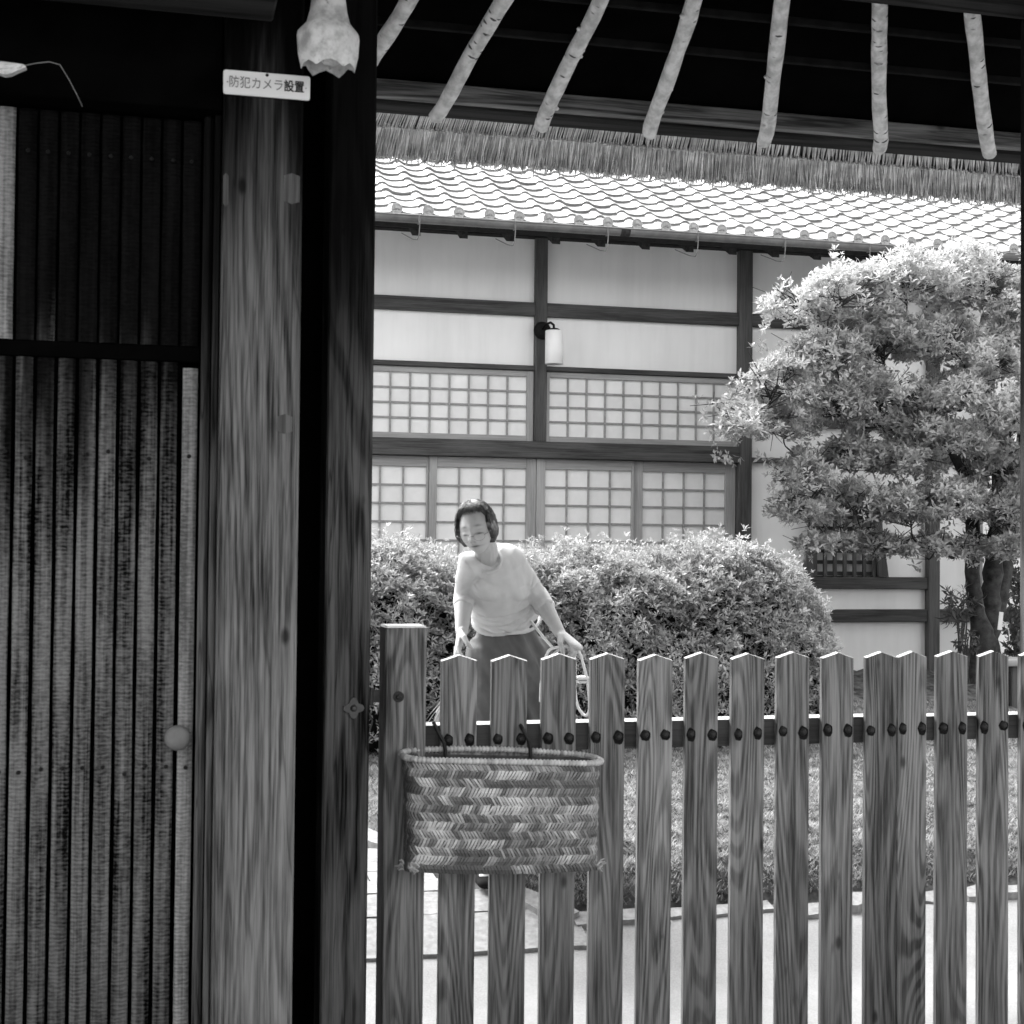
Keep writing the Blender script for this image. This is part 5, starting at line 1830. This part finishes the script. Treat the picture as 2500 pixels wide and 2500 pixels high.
for N_ in (AN_R, AN_L):
    sh = MB()
    f0 = N_ + Vector((0, 0.035, -0.035)); f1 = N_ + Vector((-0.035, -0.16, -0.05))
    soft_tube(sh, [f0, f0.lerp(f1, 0.4), f0.lerp(f1, 0.8), f1], [0.036, 0.038, 0.042, 0.034], 16, ref=(1, 0, 0), ry=[0.04, 0.034, 0.026, 0.02])
    wear('shoe', remeshed(sh, 'shoe', 0.006, 2), MAT['shoe'])

# hair: a bob that sinks into the skin where the face is bare
hm_ = MB()
vs_, fs_ = [], []
nu, nw = 220, 110
for j in range(nw + 1):
    ph = math.pi * j / nw
    for i in range(nu):
        th = 2 * math.pi * i / nu
        d = (math.sin(ph) * math.cos(th), math.sin(ph) * math.sin(th), math.cos(ph))
        p = head_base(d)
        nrm = Vector((d[0] / 0.0715, d[1] / 0.094, d[2] / 0.104)).normalized()
        x, y_, z = p
        ax2 = abs(x) / 0.0715
        if y_ > 0.0:
            line = 0.086 - 0.035 * ax2 ** 2 - max(0, (ax2 - 0.78)) * 0.8 - max(0, 0.035 - y_) * 2.4
            edge_ = (z - line) / 0.012 + 0.5 * mnoise.noise(Vector((th * 16, 0, 3)))
        else:
            edge_ = (z + 0.060 + 0.1 * y_) / 0.012 + 1.1 * mnoise.noise(Vector((th * 12, 0, 8)))
        k_ = min(max(edge_ + 0.5, 0), 1); k_ = k_ * k_ * (3 - 2 * k_)
        thick = 0.011 + 0.012 * max(0, z / 0.104) + 0.010 * max(0, min(1, (ax2 - 0.5) * 2)) * max(0, min(1, (0.06 - z) / 0.07)) + 0.008 * max(0, -y_ / 0.094)
        fl = mnoise.noise(Vector((th * 9 + 2.0 * math.sin(ph * 2), ph * 1.3, 2.0))) * 0.006 + mnoise.noise(Vector((th * 34 + 3 * ph, ph * 2.2, 5.0))) * 0.0036
        off = (thick + fl) * k_ - 0.010 * (1 - k_)
        vs_.append(h2w(p + nrm * off))
for j in range(nw):
    for i in range(nu):
        l_ = (i + 1) % nu
        fs_.append((j * nu + i, j * nu + l_, (j + 1) * nu + l_, (j + 1) * nu + i))
hm_.add(vs_, fs_)
for i_, p_ in enumerate(vs_):
    up_ = (Vector(p_) - HC).dot(HU) / (0.104 * HS)
    fr2 = (Vector(p_) - HC).dot(HF) / (0.094 * HS)
    hm_.t[i_] = 0.22 + 0.95 * min(max((up_ - 0.45) / 0.55, 0), 1) * min(max(1.15 - fr2, 0.2), 1)      # sky sheen on the crown painted into the hair tone
rr = random.Random(4)
for i in range(900):                        # loose strands
    th = rr.uniform(0, 6.283); ph0, ph1 = rr.uniform(0.2, 0.9), rr.uniform(1.2, 1.95)
    if 0.5 < th < 2.64: ph1 = rr.uniform(0.7, 0.95); ph0 = rr.uniform(0.1, 0.4)
    pts_ = []
    for q in range(6):
        ph = ph0 + (ph1 - ph0) * q / 5
        t2 = th + 0.12 * math.sin(q + i)
        d = (math.sin(ph) * math.cos(t2), math.sin(ph) * math.sin(t2), math.cos(ph))
        p = head_base(d); nrm = Vector((d[0] / 0.0715, d[1] / 0.094, d[2] / 0.104)).normalized()
        pts_.append(h2w(p + nrm * (0.010 + 0.008 * max(0, math.cos(ph)) + (0.008 if d[1] < 0 else 0.004) + rr.uniform(-0.003, 0.004))))
    hm_.tube(pts_, [0.0006, 0.0009, 0.0009, 0.0008, 0.0006, 0.0003], 3, tone=rr.choice((0.15, 0.3, 0.5, 0.9, 1.4)) * (0.5 if ph1 > 1.6 else 1))
me = hm_.mesh('hair', None)
wear('hair', me, MAT['hair'])
# wire glasses low on the nose
gl_ = MB()
for s_ in (-1, 1):
    pts_ = []
    for k in range(22):
        a_ = 2 * math.pi * k / 22
        x, z = s_ * 0.0315 + 0.0225 * math.cos(a_), -0.0245 + 0.0185 * math.sin(a_)
        yy = 0.098 - 6.0 * x * x
        pts_.append(h2w((x, yy, z)))
    gl_.tube(pts_, 0.0006, 5, closed=True)
    gl_.tube([h2w((s_ * 0.054, 0.080, -0.020)), h2w((s_ * 0.073, 0.062, -0.012)), h2w((s_ * 0.080, 0.0, 0.0))], 0.0012, 5)
gl_.tube([h2w((-0.010, 0.0975, -0.022)), h2w((0.0, 0.106, -0.019)), h2w((0.010, 0.0975, -0.022))], 0.0011, 5)
wear('glasses', gl_.mesh('glasses', None), MAT['wire'])

# ---- coil of pale tubing in her hand
hs = thing('tubing', 'loop of pale tubing hanging from the woman\'s reaching hand', 'hose', (1.53, 5.33, 0.84))


def smooth_path(P_, n_=6, closed=False):
    P_ = [Vector(p) for p in P_]; out = []
    m_ = len(P_)
    for i in range(m_ if closed else m_ - 1):
        p0 = P_[(i - 1) % m_] if closed or i else P_[0]; p1 = P_[i]; p2 = P_[(i + 1) % m_]; p3 = P_[(i + 2) % m_] if closed or i + 2 < m_ else P_[-1]
        for k in range(n_):
            t_ = k / n_
            out.append(0.5 * ((2 * p1) + (p2 - p0) * t_ + (2 * p0 - 5 * p1 + 4 * p2 - p3) * t_ ** 2 + (-p0 + 3 * p1 - 3 * p2 + p3) * t_ ** 3))
    if not closed: out.append(P_[-1])
    return out


lp = [(1.405, 5.34, 0.98), (1.416, 5.335, 1.055), (1.430, 5.33, 1.094), (1.452, 5.32, 1.106), (1.478, 5.31, 1.110), (1.514, 5.31, 1.113), (1.536, 5.31, 1.106), (1.551, 5.31, 1.080), (1.562, 5.31, 1.045), (1.575, 5.31, 1.000), (1.583, 5.31, 0.953), (1.588, 5.31, 0.904), (1.589, 5.315, 0.862), (1.579, 5.33, 0.843), (1.562, 5.35, 0.862), (1.551, 5.36, 0.895), (1.546, 5.365, 0.943), (1.544, 5.36, 1.010), (1.540, 5.35, 1.06), (1.52, 5.34, 1.105), (1.49, 5.34, 1.105), (1.44, 5.36, 1.06), (1.42, 5.38, 0.98), (1.41, 5.37, 0.90), (1.405, 5.35, 0.93)]
MB().tube(smooth_path(lp, 5, True), 0.0056, 10, closed=True).build('coil', MAT['hose'], hs, smooth=True)
m = MB()
m.box(1.540, 1.592, 5.300, 5.372, 0.984, 0.994, 0.003)
m.box(1.542, 1.588, 5.302, 5.37, 0.970, 0.979, 0.003)
m.build('clip', MAT['hose'], hs)
MB().tube(smooth_path([(1.375, 5.62, 1.26), (1.405, 5.52, 1.20), (1.428, 5.40, 1.14), (1.444, 5.33, 1.108)], 5), 0.0056, 8).build('loose_end', MAT['hose'], hs, smooth=True)

# ---- straw broom hanging from the other hand
br = thing('broom', 'straw hand broom seen in the gap beside the gate end post', 'broom', (1.02, 5.28, 0.75))
MB().tube([(1.066, 5.315, 1.115), (1.060, 5.305, 1.03), (1.052, 5.30, 0.97)], [0.010, 0.011, 0.013], 10).build('handle', MAT['sash_z'], br)
m = MB()
rr = random.Random(8)
for i in range(260):
    a_ = rr.uniform(0, 6.283); r0 = rr.uniform(0, 0.012); r1 = rr.uniform(0.0, 0.085)
    b0 = Vector((1.052 + r0 * math.cos(a_), 5.30 + r0 * math.sin(a_), 0.985))
    e_ = Vector((1.03 + r1 * math.cos(a_) * 1.0, 5.30 + r1 * 0.6 * math.sin(a_), 0.80 + rr.uniform(-0.05, 0.08)))
    m.tube([b0, b0.lerp(e_, 0.5) + Vector((0, 0, -0.012)), e_], [0.0014, 0.0013, 0.0008], 3, cap=False, tone=rr.uniform(0.3, 0.8))
props(m.build('bristles', MAT['reed'], br), kind='stuff')
